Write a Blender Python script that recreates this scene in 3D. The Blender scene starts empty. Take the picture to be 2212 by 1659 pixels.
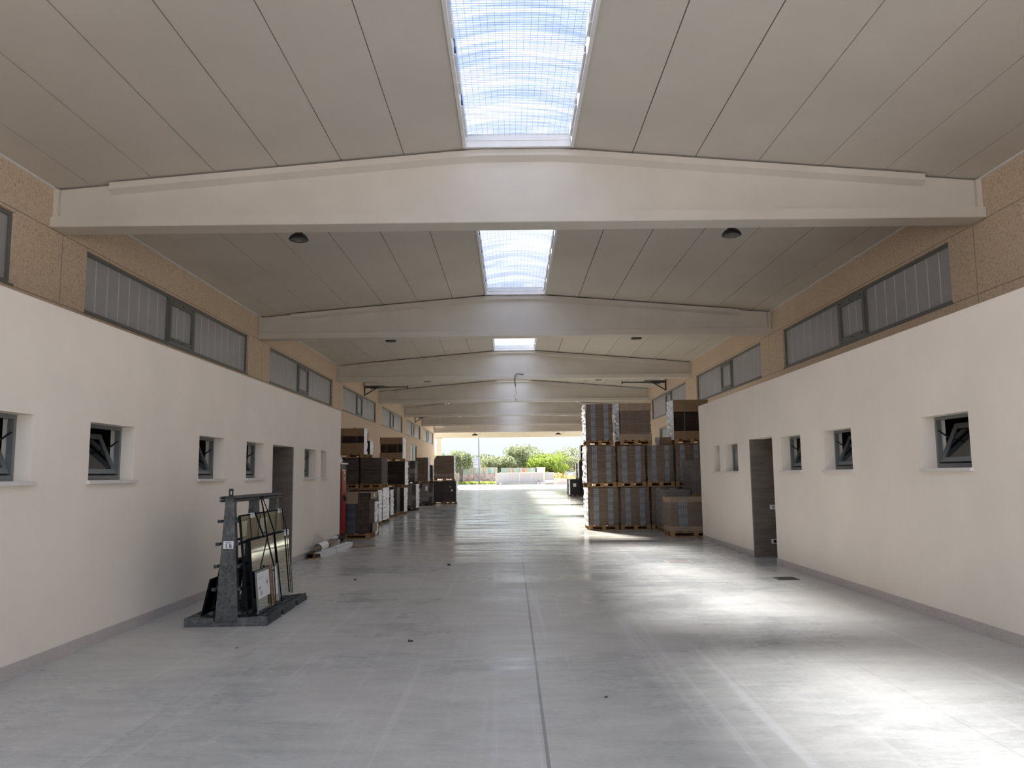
import bpy, math, random
from mathutils import Vector, Matrix
C = bpy.context.scene.collection
sc = bpy.context.scene
PI = math.pi
# ------------------------------------------------------------------ camera
FPX = 1715.384
cam = bpy.data.cameras.new('camera'); co = bpy.data.objects.new('camera', cam); C.objects.link(co)
fw = Vector((0.00148991, 0.99356439, 0.11325894)); rt = Vector((0.999938238, -0.000232843, -0.011111502)); up = rt.cross(fw)
co.matrix_world = Matrix(((rt.x, up.x, -fw.x, 0), (rt.y, up.y, -fw.y, 0), (rt.z, up.z, -fw.z, 1.5), (0, 0, 0, 1)))
cam.sensor_fit = 'HORIZONTAL'; cam.sensor_width = 36; cam.lens = FPX/2212*36; cam.clip_end = 4000; cam.clip_start = .05
sc.camera = co
# ------------------------------------------------------------------ hall dimensions
XL, XR, XC = -7.485, 7.792, .165
Y1, S = 12.558, 10.729
PL, PR = -3.849, 4.298
ZFB, ZFT = 5.589, 5.763
BAYS = range(-1, 7)
YB = -1.2  # invented hall end behind the camera, left open to add daylight
YE = Y1+6*S
def roof(x): return 6.85-max(0, abs(x-XC)-.85)*.0835
# ------------------------------------------------------------------ node helpers
def newmat(n):
    m = bpy.data.materials.new(n); m.use_nodes = True
    nt = m.node_tree; b = nt.nodes['Principled BSDF']
    return m, nt, b
def N(nt, t, **k):
    n = nt.nodes.new(t)
    for a, v in k.items():
        if a in n.inputs.keys() if isinstance(a, str) else False: n.inputs[a].default_value = v
        else: setattr(n, a, v)
    return n
def L(nt, a, b): nt.links.new(a, b)
def coords(nt, scale=(1, 1, 1), kind='Object', rot=(0, 0, 0)):
    t = N(nt, 'ShaderNodeTexCoord'); mp = N(nt, 'ShaderNodeMapping')
    mp.inputs['Scale'].default_value = scale; mp.inputs['Rotation'].default_value = rot
    L(nt, t.outputs[kind], mp.inputs['Vector']); return mp.outputs['Vector']
def noise(nt, vec, scale, detail=4, rough=.55, dist=0):
    n = N(nt, 'ShaderNodeTexNoise'); n.inputs['Scale'].default_value = scale; n.inputs['Detail'].default_value = detail
    n.inputs['Roughness'].default_value = rough; n.inputs['Distortion'].default_value = dist
    L(nt, vec, n.inputs['Vector']); return n.outputs['Fac']
def ramp(nt, fac, stops):
    r = N(nt, 'ShaderNodeValToRGB'); e = r.color_ramp.elements
    while len(e) < len(stops): e.new(.5)
    for i, (p, c) in enumerate(stops):
        e[i].position = p; e[i].color = (*c, 1) if len(c) == 3 else c
    L(nt, fac, r.inputs['Fac']); return r.outputs['Color']
def mixc(nt, fac, a, b, mode='MIX'):
    m = N(nt, 'ShaderNodeMix', data_type='RGBA', blend_type=mode)
    for s, v in ((m.inputs[0], fac), (m.inputs[6], a), (m.inputs[7], b)):
        if isinstance(v, (int, float)): s.default_value = v
        elif isinstance(v, tuple): s.default_value = (*v, 1)
        else: L(nt, v, s)
    return m.outputs[2]
def math_(nt, op, a, b=None, c=None):
    m = N(nt, 'ShaderNodeMath', operation=op)
    for i, v in enumerate((a, b, c)):
        if v is None: continue
        if isinstance(v, (int, float)): m.inputs[i].default_value = v
        else: L(nt, v, m.inputs[i])
    return m.outputs[0]
def bump(nt, b, h, strength=.2, dist=.02):
    n = N(nt, 'ShaderNodeBump'); n.inputs['Strength'].default_value = strength; n.inputs['Distance'].default_value = dist
    L(nt, h, n.inputs['Height']); L(nt, n.outputs['Normal'], b.inputs['Normal'])
def simple(n, col, rough=.6, metal=0, var=.12, scale=3, spec=.4, bmp=0, bscale=60, stretch=(1, 1, 1)):
    m, nt, b = newmat(n)
    v = coords(nt, stretch)
    f = noise(nt, v, scale)
    lo = tuple(c*(1-var) for c in col); hi = tuple(min(1, c*(1+var)) for c in col)
    L(nt, ramp(nt, f, [(.3, lo), (.7, hi)]), b.inputs['Base Color'])
    b.inputs['Roughness'].default_value = rough; b.inputs['Metallic'].default_value = metal
    b.inputs['Specular IOR Level'].default_value = spec
    if bmp: bump(nt, b, noise(nt, v, bscale, 3), bmp, .01)
    return m
# ------------------------------------------------------------------ materials
M = {}
M['plaster'] = simple('white_plaster', (.88, .79, .68), .85, var=.045, scale=.9, spec=.2, bmp=.05, bscale=25)
M['beam'] = simple('painted_beam_concrete', (.67, .63, .575), .8, var=.04, scale=1.2, spec=.25, bmp=.06, bscale=14)
M['panel'] = simple('painted_roof_panel', (.665, .625, .57), .82, var=.05, scale=.5, spec=.2, bmp=.04, bscale=30)
M['white_paint'] = simple('white_paint', (.84, .835, .83), .6, var=.04, scale=4)
M['dark_gap'] = simple('dark_gap', (.03, .028, .026), .9)
M['frame'] = simple('grey_aluminium', (.19, .20, .20), .42, metal=.3, var=.06, scale=8)
M['black_metal'] = simple('black_metal', (.018, .018, .02), .5, var=.2, scale=10)
M['rail_metal'] = simple('dark_painted_metal', (.045, .047, .05), .5, var=.2, scale=10)
M['sill'] = simple('pale_stone_sill', (.72, .68, .63), .5, var=.05, scale=30)
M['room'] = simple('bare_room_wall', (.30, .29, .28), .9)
M['kraft'] = simple('kraft_cardboard', (.26, .165, .095), .8, var=.1, scale=5, spec=.2)
M['kraft_light'] = simple('pale_cardboard', (.36, .26, .18), .8, var=.08, scale=5, spec=.2)
M['wood'] = simple('pallet_wood', (.33, .19, .09), .8, var=.3, scale=6, spec=.2, stretch=(1, 6, 1))
M['wood_dark'] = simple('weathered_wood', (.10, .06, .04), .85, var=.3, scale=8, spec=.2)
M['paper'] = simple('white_paper', (.82, .82, .80), .6, var=.04, scale=9)
M['blue_print'] = simple('blue_print', (.03, .05, .22), .6)
M['black_print'] = simple('black_print', (.010, .010, .011), .85, spec=.12)
M['rubber'] = simple('black_rubber', (.02, .02, .02), .7, var=.2)
M['red'] = simple('red_paint', (.36, .012, .016), .28, var=.08, scale=2, spec=.5)
M['yellow'] = simple('yellowish_shield', (.75, .62, .30), .4)
M['iron'] = simple('cast_iron', (.10, .085, .075), .7, metal=.3, var=.4, scale=30)
M['grate_pale'] = simple('dusty_grate', (.36, .31, .275), .8, var=.1, scale=20)
M['cable'] = simple('grey_cable', (.18, .18, .19), .6)
M['bark'] = simple('olive_bark', (.12, .10, .085), .95, var=.35, scale=12, spec=.1)
M['pole'] = simple('steel_pole', (.16, .16, .19), .5, metal=.2)
M['sign'] = simple('pale_signboard', (.42, .42, .47), .5, var=.05)
M['lamp_glass'] = simple('lamp_lens', (.09, .10, .10), .2, spec=.6)
def m_black_film():
    m, nt, b = newmat('black_stretch_film'); v = coords(nt)
    b.inputs['Base Color'].default_value = (.012, .013, .013, 1); b.inputs['Roughness'].default_value = .42
    bump(nt, b, noise(nt, coords(nt, (18, 18, 1.5)), 2, 3), .4, .02); return m
M['black_film'] = m_black_film()
def m_skirting():
    m, nt, b = newmat('speckled_stone_skirting'); v = coords(nt)
    f = noise(nt, v, 110, 2, .7); g = noise(nt, v, 2, 3)
    c = ramp(nt, f, [(.32, (.34, .29, .265)), (.5, (.55, .49, .455)), (.68, (.66, .61, .57))])
    L(nt, mixc(nt, .25, c, ramp(nt, g, [(.3, (.42, .37, .34)), (.7, (.64, .58, .54))])), b.inputs['Base Color'])
    b.inputs['Roughness'].default_value = .55; return m
M['skirting'] = m_skirting()
def m_aggregate():
    m, nt, b = newmat('exposed_aggregate_concrete'); v = coords(nt)
    wv = N(nt, 'ShaderNodeTexVoronoi', feature='DISTANCE_TO_EDGE'); wv.inputs['Scale'].default_value = 26
    dv = N(nt, 'ShaderNodeVectorMath', operation='ADD')
    nn = N(nt, 'ShaderNodeTexNoise'); nn.inputs['Scale'].default_value = 14; L(nt, v, nn.inputs['Vector'])
    sc_ = N(nt, 'ShaderNodeVectorMath', operation='SCALE'); sc_.inputs['Scale'].default_value = .07
    L(nt, nn.outputs['Color'], sc_.inputs[0]); L(nt, v, dv.inputs[0]); L(nt, sc_.outputs[0], dv.inputs[1])
    L(nt, dv.outputs[0], wv.inputs['Vector'])
    f = noise(nt, v, 30, 3, .75, 1.2)
    c = ramp(nt, f, [(.34, (.46, .33, .22)), (.46, (.76, .61, .465)), (.7, (.85, .71, .565))])
    d = ramp(nt, wv.outputs['Distance'], [(0, (.72, .70, .68)), (.06, (1, 1, 1))])
    c = mixc(nt, .8, c, d, 'MULTIPLY')
    g = noise(nt, v, .6, 3)
    c = mixc(nt, .5, c, ramp(nt, g, [(.3, (.90, .88, .86)), (.7, (1, 1, 1))]), 'MULTIPLY')
    # panel joints: vertical at every roof beam, horizontal at sill and head of the strip windows
    sp = N(nt, 'ShaderNodeSeparateXYZ'); L(nt, v, sp.inputs[0])
    ym = math_(nt, 'ABSOLUTE', math_(nt, 'SUBTRACT', math_(nt, 'FLOORED_MODULO', math_(nt, 'ADD', sp.outputs['Y'], -(Y1+.4)+20*S+S/2), S), S/2))
    j = math_(nt, 'LESS_THAN', ym, .012)
    for z in (4.40, 5.58): j = math_(nt, 'MAXIMUM', j, math_(nt, 'LESS_THAN', math_(nt, 'ABSOLUTE', math_(nt, 'SUBTRACT', sp.outputs['Z'], z)), .010))
    c = mixc(nt, math_(nt, 'MULTIPLY', j, .55), c, (.20, .15, .11))
    L(nt, c, b.inputs['Base Color']); b.inputs['Roughness'].default_value = .92; b.inputs['Specular IOR Level'].default_value = .15
    bump(nt, b, f, .5, .01); return m
M['aggregate'] = m_aggregate()
def m_floor():
    m, nt, b = newmat('polished_concrete_floor'); v = coords(nt)
    sp = N(nt, 'ShaderNodeSeparateXYZ'); L(nt, v, sp.inputs[0])
    a = noise(nt, v, .35, 5, .6, .4); d = noise(nt, v, 1.1, 5, .65)
    st = noise(nt, coords(nt, (1.2, 3.5, 1)), 1.6, 6, .7, .6)
    fine = noise(nt, coords(nt, (14, 22, 1)), 1.5, 4, .7)
    grey = ramp(nt, st, [(.25, (.370, .378, .355)), (.5, (.485, .490, .458)), (.75, (.59, .59, .545))])
    dust = ramp(nt, d, [(.3, (.52, .488, .425)), (.7, (.655, .62, .545))])
    c = mixc(nt, ramp(nt, a, [(.42, (0, 0, 0)), (.66, (.75, .75, .75))]), grey, dust)
    c = mixc(nt, .45, c, ramp(nt, fine, [(.3, (.74, .74, .75)), (.6, (1, 1, 1))]), 'MULTIPLY')
    tyre = noise(nt, coords(nt, (5.5, .10, 1), rot=(0, 0, .05)), 1.5, 4, .6)
    c = mixc(nt, ramp(nt, tyre, [(.57, (0, 0, 0)), (.68, (.45, .45, .45))]), c, (.66, .65, .64))
    # saw-cut joints
    j = math_(nt, 'LESS_THAN', math_(nt, 'ABSOLUTE', math_(nt, 'SUBTRACT', sp.outputs['X'], .175)), .010)
    for x in (-2.275, 2.665): j = math_(nt, 'MAXIMUM', j, math_(nt, 'MULTIPLY', math_(nt, 'LESS_THAN', math_(nt, 'ABSOLUTE', math_(nt, 'SUBTRACT', sp.outputs['X'], x)), .006), .32))
    yj = math_(nt, 'ABSOLUTE', math_(nt, 'SUBTRACT', math_(nt, 'FLOORED_MODULO', math_(nt, 'ADD', sp.outputs['Y'], -6.483+28.4*4+1.42), 2.84), 1.42))
    j = math_(nt, 'MAXIMUM', j, math_(nt, 'MULTIPLY', math_(nt, 'LESS_THAN', yj, .006), .38))
    inside = math_(nt, 'LESS_THAN', sp.outputs['Y'], YE)
    c = mixc(nt, math_(nt, 'MULTIPLY', math_(nt, 'MULTIPLY', j, .62), inside), c, (.13, .13, .13))
    L(nt, c, b.inputs['Base Color'])
    r = noise(nt, coords(nt, (.35, 2.2, 1)), 1.4, 6, .7, .5)
    rr = ramp(nt, r, [(.36, (.07, .07, .07)), (.50, (.16, .16, .16)), (.66, (.38, .38, .38))])
    # trodden dust dulls the near half of the slab; the far half is worn smooth
    wear = N(nt, 'ShaderNodeMapRange'); wear.inputs['From Min'].default_value = 14; wear.inputs['From Max'].default_value = 23; wear.inputs['To Min'].default_value = 1; wear.inputs['To Max'].default_value = 0
    L(nt, math_(nt, 'ADD', sp.outputs['Y'], math_(nt, 'MULTIPLY', a, 6)), wear.inputs['Value'])
    dm = math_(nt, 'MULTIPLY', ramp(nt, a, [(.40, (.15, .15, .15)), (.58, (.85, .85, .85))]), wear.outputs['Result'])
    L(nt, mixc(nt, dm, rr, (.48, .48, .48)), b.inputs['Roughness'])
    L(nt, math_(nt, 'MULTIPLY_ADD', dm, -.4, .5), b.inputs['Specular IOR Level'])
    h = noise(nt, coords(nt, (.8, 5, 1)), 2.5, 5, .7)
    bump(nt, b, h, .05, .010)
    return m
M['floor'] = m_floor()
def m_yard():
    m, nt, b = newmat('pale_concrete_yard'); v = coords(nt)
    L(nt, ramp(nt, noise(nt, v, .3, 5), [(.3, (.60, .585, .56)), (.7, (.72, .70, .68))]), b.inputs['Base Color'])
    b.inputs['Roughness'].default_value = .9; b.inputs['Specular IOR Level'].default_value = .1; return m
M['yard'] = m_yard()
def m_soil():
    m, nt, b = newmat('dry_soil'); v = coords(nt)
    L(nt, ramp(nt, noise(nt, v, .8, 6), [(.3, (.28, .20, .13)), (.55, (.42, .34, .2)), (.75, (.36, .38, .17))]), b.inputs['Base Color'])
    b.inputs['Roughness'].default_value = 1; return m
M['soil'] = m_soil()
def m_galv():
    m, nt, b = newmat('galvanised_steel'); v = coords(nt)
    vo = N(nt, 'ShaderNodeTexVoronoi'); vo.inputs['Scale'].default_value = 38; L(nt, v, vo.inputs['Vector'])
    f = noise(nt, v, 9, 5, .7, .6)
    c = mixc(nt, .4, ramp(nt, f, [(.35, (.062, .066, .064)), (.6, (.115, .12, .117)), (.75, (.18, .186, .18))]), vo.outputs['Color'], 'SOFT_LIGHT')
    hs = N(nt, 'ShaderNodeHueSaturation'); hs.inputs['Saturation'].default_value = .12; L(nt, c, hs.inputs['Color'])
    L(nt, hs.outputs[0], b.inputs['Base Color']); b.inputs['Metallic'].default_value = .45; b.inputs['Roughness'].default_value = .5; return m
M['galv'] = m_galv()
M['galv_dark'] = simple('dark_galvanised_steel', (.055, .06, .062), .5, metal=.35, var=.35, scale=12)
def m_tile():
    m, nt, b = newmat('brown_stone_tile'); v = coords(nt, (1.0, 1, 4))
    c = ramp(nt, noise(nt, v, 2.5, 6, .65), [(.3, (.125, .098, .076)), (.7, (.205, .168, .132))])
    sp = N(nt, 'ShaderNodeSeparateXYZ'); L(nt, coords(nt), sp.inputs[0])
    zz = math_(nt, 'FLOORED_MODULO', sp.outputs['Z'], .6)
    c = mixc(nt, math_(nt, 'LESS_THAN', zz, .005), c, (.10, .08, .06))
    L(nt, c, b.inputs['Base Color']); b.inputs['Roughness'].default_value = .5; return m
M['tile'] = m_tile()
def m_cartons(n, a, b_, mortar, bw=.30, rh=.10, strips=None, strip_col=(.20, .21, .24), tick=(.50, .51, .54), dark=0):
    """stacked cartons: courses of boxes; optional printed columns"""
    m, nt, b = newmat(n); v = coords(nt)
    sp = N(nt, 'ShaderNodeSeparateXYZ'); L(nt, v, sp.inputs[0])
    cb = N(nt, 'ShaderNodeCombineXYZ'); L(nt, math_(nt, 'ADD', sp.outputs['X'], sp.outputs['Y']), cb.inputs[0]); L(nt, sp.outputs['Z'], cb.inputs[1])
    br = N(nt, 'ShaderNodeTexBrick', offset=.5); L(nt, cb.outputs[0], br.inputs['Vector'])
    br.inputs['Scale'].default_value = 1; br.inputs['Mortar Size'].default_value = .006; br.inputs['Brick Width'].default_value = bw; br.inputs['Row Height'].default_value = rh
    br.inputs['Color1'].default_value = (*a, 1); br.inputs['Color2'].default_value = (*b_, 1); br.inputs['Mortar'].default_value = (*mortar, 1); br.inputs['Bias'].default_value = -.2
    c = br.outputs['Color']
    if dark:
        vo = N(nt, 'ShaderNodeTexWhiteNoise', noise_dimensions='2D')
        sn = N(nt, 'ShaderNodeVectorMath', operation='SNAP'); sn.inputs[1].default_value = (bw, rh, 1); L(nt, cb.outputs[0], sn.inputs[0]); L(nt, sn.outputs[0], vo.inputs['Vector'])
        c = mixc(nt, math_(nt, 'MULTIPLY', math_(nt, 'LESS_THAN', vo.outputs['Value'], dark), .85), c, (.03, .026, .024))
    if strips:
        g = N(nt, 'ShaderNodeTexCoord'); gs = N(nt, 'ShaderNodeSeparateXYZ'); L(nt, g.outputs['Generated'], gs.inputs[0])
        wob = math_(nt, 'MULTIPLY', math_(nt, 'SUBTRACT', noise(nt, coords(nt, (0, 0, 3)), 2), .5), .05)
        gx = math_(nt, 'ADD', gs.outputs['X'], wob); gg = N(nt, 'ShaderNodeNewGeometry'); ns = N(nt, 'ShaderNodeSeparateXYZ'); L(nt, gg.outputs['Normal'], ns.inputs[0])
        front = math_(nt, 'GREATER_THAN', math_(nt, 'ABSOLUTE', ns.outputs['Y']), .5)
        tot = None
        for lo, hi in strips:
            k = math_(nt, 'MULTIPLY', math_(nt, 'GREATER_THAN', gx, lo), math_(nt, 'LESS_THAN', gx, hi))
            tot = k if tot is None else math_(nt, 'MAXIMUM', tot, k)
        tot = math_(nt, 'MULTIPLY', tot, front)
        tk = math_(nt, 'LESS_THAN', math_(nt, 'FLOORED_MODULO', math_(nt, 'MULTIPLY', gx, 22), 1), .22)
        tz = math_(nt, 'GREATER_THAN', math_(nt, 'FLOORED_MODULO', math_(nt, 'MULTIPLY', sp.outputs['Z'], 4.6), 1), .42)
        sc2 = mixc(nt, math_(nt, 'MULTIPLY', tk, tz), strip_col, tick)
        c = mixc(nt, tot, c, sc2)
    L(nt, c, b.inputs['Base Color']); b.inputs['Roughness'].default_value = .75; b.inputs['Specular IOR Level'].default_value = .2
    bump(nt, b, noise(nt, coords(nt, (2, 2, 30)), 2, 3), .25, .02)
    return m
BR1, BR2 = (.185, .118, .078), (.235, .152, .10)
M['banded'] = m_cartons('brown_cartons_with_printed_columns', BR1, BR2, (.10, .068, .052), .27, .045, [(.16, .34), (.66, .84)])
M['banded_coarse'] = m_cartons('strapped_brown_cartons', (.085, .06, .05), (.105, .075, .062), (.03, .022, .02), .20, .17, [(.08, .25), (.55, .72)], (.085, .085, .105), (.2, .2, .25))
M['grey_block'] = m_cartons('grey_brown_cartons', (.17, .145, .135), (.21, .18, .165), (.08, .07, .065), .17, .2)
M['brown_stack'] = m_cartons('plain_brown_cartons', BR1, BR2, (.10, .068, .052), .3, .06)
M['dark_stack'] = m_cartons('dark_brown_cartons', (.035, .021, .016), (.05, .03, .022), (.014, .009, .007), .25, .14)
M['mixed_stack'] = m_cartons('grey_cartons_with_dark_faces', (.20, .17, .155), (.26, .225, .205), (.09, .08, .07), .34, .22, dark=.28)
M['strap_stack'] = m_cartons('orange_brown_cartons', (.12, .075, .045), (.15, .095, .057), (.06, .04, .028), .13, .5)
def m_film(n, alpha_lo, alpha_hi, col=(.62, .62, .64), rough=.22, sx=3, sz=20):
    m, nt, b = newmat(n); v = coords(nt, (sx, sx, sz))
    f = noise(nt, v, 1.2, 5, .65, 1.0)
    b.inputs['Base Color'].default_value = (*col, 1); b.inputs['Roughness'].default_value = rough
    L(nt, ramp(nt, f, [(.4, (alpha_lo,)*3), (.72, (alpha_hi,)*3)]), b.inputs['Alpha'])
    bump(nt, b, f, .6, .03); return m
M['film'] = m_film('clear_stretch_film', .03, .24, (.52, .49, .46))
M['film_haze'] = m_film('hazy_stretch_film', .12, .36, (.40, .38, .36), .3, 2, 3)
M['film_white_glare'] = m_film('crumpled_film_white_glare', .95, 1, (.95, .95, .96), .22, 8, 10)  # opaque white includes glare on the wrap, put into the colour
def m_glass(n, tint, refl=.10, base=0, gcol=(1, 1, 1)):
    m, nt, b = newmat(n); nt.nodes.remove(b)
    out = nt.nodes['Material Output']; t = N(nt, 'ShaderNodeBsdfTransparent'); g = N(nt, 'ShaderNodeBsdfGlossy'); mx = N(nt, 'ShaderNodeMixShader')
    t.inputs[0].default_value = (*tint, 1); g.inputs['Roughness'].default_value = .03; g.inputs['Color'].default_value = (*gcol, 1)
    fr = N(nt, 'ShaderNodeFresnel'); fr.inputs[0].default_value = 1.5; GF = N(nt, 'ShaderNodeMath', operation='MULTIPLY')
    nz = noise(nt, coords(nt, (2, 2, 2)), 2, 4)
    L(nt, math_(nt, 'ADD', fr.outputs[0], math_(nt, 'MULTIPLY_ADD', nz, refl, base)), GF.inputs[0]); bk = N(nt, 'ShaderNodeNewGeometry'); L(nt, math_(nt, 'SUBTRACT', 1.0, bk.outputs['Backfacing']), GF.inputs[1]); L(nt, GF.outputs[0], mx.inputs[0]); L(nt, t.outputs[0], mx.inputs[1]); L(nt, g.outputs[0], mx.inputs[2]); L(nt, mx.outputs[0], out.inputs[0])
    return m
M['glass'] = m_glass('clear_glass', (.86, .90, .88), .06)
M['glass_green'] = m_glass('green_tinted_glass', (.40, .50, .45), .22, .42, (.80, .86, .82))
M['glass_dark'] = m_glass('dim_glass', (.03, .035, .035), .02)
M['frosted'] = simple('frosted_grey_glass', (.22, .23, .235), .35, var=.08, scale=2)
def m_poly(nm, tint):   # rooflight sheet: multiwall polycarbonate, lets the sun through, streaked across the hall
    m, nt, b = newmat(nm); nt.nodes.remove(b); out = nt.nodes['Material Output']
    v = coords(nt, (.55, 9, .5)); f = noise(nt, v, 1.0, 6, .75, .5)
    f2 = noise(nt, coords(nt, (.4, 1.1, .4)), 1.0, 2)
    tr = N(nt, 'ShaderNodeBsdfTransparent'); tl = N(nt, 'ShaderNodeBsdfTranslucent'); mx = N(nt, 'ShaderNodeMixShader')
    tr.inputs[0].default_value = (*tint, 1); tl.inputs[0].default_value = (.88, .90, .95, 1)
    k = math_(nt, 'ADD', math_(nt, 'MULTIPLY', f, .9), math_(nt, 'MULTIPLY', f2, .5))
    L(nt, ramp(nt, k, [(.45, (.015,)*3), (.64, (.045,)*3), (.88, (.17,)*3)]), mx.inputs[0])
    L(nt, tr.outputs[0], mx.inputs[1]); L(nt, tl.outputs[0], mx.inputs[2]); L(nt, mx.outputs[0], out.inputs[0]); return m
M['poly'] = m_poly('fluted_clear_polycarbonate', (.41, .44, .52)); M['poly_clear'] = m_poly('brightening_fluted_polycarbonate', (.97, .98, 1.0))  # sheet tints differ to put more light into deep bays, less into near
def m_lap():
    m, nt, b = newmat('double_polycarbonate_lap'); nt.nodes.remove(b); out = nt.nodes['Material Output']
    tr = N(nt, 'ShaderNodeBsdfTransparent'); tl = N(nt, 'ShaderNodeBsdfTranslucent'); mx = N(nt, 'ShaderNodeMixShader'); mx.inputs[0].default_value = .25
    tr.inputs[0].default_value = (.72, .70, .80, 1); tl.inputs[0].default_value = (.8, .78, .84, 1)
    L(nt, tr.outputs[0], mx.inputs[1]); L(nt, tl.outputs[0], mx.inputs[2]); L(nt, mx.outputs[0], out.inputs[0]); return m
M['poly_lap'] = m_lap()
def m_wpoly():  # side window panels: grey fluted polycarbonate, hardly any light through
    m, nt, b = newmat('grey_fluted_polycarbonate'); out = nt.nodes['Material Output']
    sp = N(nt, 'ShaderNodeSeparateXYZ'); L(nt, coords(nt), sp.inputs[0])
    w = math_(nt, 'SINE', math_(nt, 'MULTIPLY', sp.outputs['Y'], 2*PI/.04))
    f = noise(nt, coords(nt, (1, .5, 1.2)), 1.2, 3)
    c = mixc(nt, .35, ramp(nt, f, [(.3, (.36, .355, .36)), (.7, (.46, .455, .46))]), ramp(nt, w, [(0, (.37, .365, .37)), (1, (.50, .495, .50))]))
    L(nt, c, b.inputs['Base Color']); b.inputs['Roughness'].default_value = .28; b.inputs['Specular IOR Level'].default_value = .5
    tl = N(nt, 'ShaderNodeBsdfTranslucent'); tl.inputs[0].default_value = (.55, .58, .62, 1); mx = N(nt, 'ShaderNodeMixShader'); mx.inputs[0].default_value = .10
    L(nt, b.outputs[0], mx.inputs[1]); L(nt, tl.outputs[0], mx.inputs[2]); L(nt, mx.outputs[0], out.inputs[0])
    return m
M['wpoly'] = m_wpoly()
M['rib'] = simple('pale_joint_strip', (.70, .70, .72), .35, var=.05)
def m_fence(n, cols, alpha):
    m, nt, b = newmat(n); v = coords(nt, (1, 1, .12))
    f = noise(nt, v, 2.6, 2, .5)
    L(nt, ramp(nt, f, [(.30, cols[0]), (.42, cols[1]), (.52, cols[2]), (.62, cols[3]), (.72, cols[4])]), b.inputs['Base Color'])
    b.inputs['Roughness'].default_value = .7; b.inputs['Alpha'].default_value = alpha; return m
M['cream'] = simple('cream_painted_concrete', (.36, .325, .25), .8, var=.04)
M['pink_render'] = simple('pinkish_render', (.52, .42, .36), .9)
M['fence_coloured'] = m_fence('coloured_slats', [(.10, .30, .28), (.45, .45, .32), (.16, .34, .32), (.55, .16, .07), (.5, .42, .2)], 1)
M['gate_mesh'] = m_fence('pale_gate_mesh', [(.27, .30, .28), (.33, .28, .23), (.28, .30, .31), (.33, .265, .24), (.33, .29, .21)], 1)
M['gate_frame'] = simple('cream_gate_steel', (.42, .385, .32), .5, var=.03)
def m_stone():
    m, nt, b = newmat('rubble_stone'); v = coords(nt)
    vo = N(nt, 'ShaderNodeTexVoronoi'); vo.inputs['Scale'].default_value = 3.2; L(nt, v, vo.inputs['Vector'])
    ed = N(nt, 'ShaderNodeTexVoronoi', feature='DISTANCE_TO_EDGE'); ed.inputs['Scale'].default_value = 3.2; L(nt, v, ed.inputs['Vector'])
    c = ramp(nt, vo.outputs['Color'], [(.2, (.42, .36, .33)), (.5, (.40, .20, .13)), (.8, (.50, .44, .40))])
    L(nt, mixc(nt, ramp(nt, ed.outputs['Distance'], [(0, (1, 1, 1)), (.09, (0, 0, 0))]), c, (.46, .42, .40)), b.inputs['Base Color'])
    b.inputs['Roughness'].default_value = .95; return m
M['stone'] = m_stone()
def m_leaf(n, a, b_, sc_=6):
    m, nt, b = newmat(n)
    L(nt, ramp(nt, noise(nt, coords(nt), sc_, 3), [(.3, a), (.7, b_)]), b.inputs['Base Color']); b.inputs['Roughness'].default_value = .7
    out = nt.nodes['Material Output']; tl = N(nt, 'ShaderNodeBsdfTranslucent'); tl.inputs[0].default_value = (*[min(1, c*1.3) for c in b_], 1); mx = N(nt, 'ShaderNodeMixShader'); mx.inputs[0].default_value = .35
    L(nt, b.outputs[0], mx.inputs[1]); L(nt, tl.outputs[0], mx.inputs[2]); L(nt, mx.outputs[0], out.inputs[0]); return m
M['olive'] = m_leaf('olive_leaves', (.12, .145, .07), (.26, .29, .15))
M['lime'] = m_leaf('bright_green_leaves', (.10, .17, .015), (.27, .36, .045))
M['herb'] = m_leaf('low_green_plants', (.16, .20, .05), (.40, .45, .12), 3)
M['straw'] = m_leaf('dry_straw_grass', (.38, .29, .10), (.60, .48, .20), 3)
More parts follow.
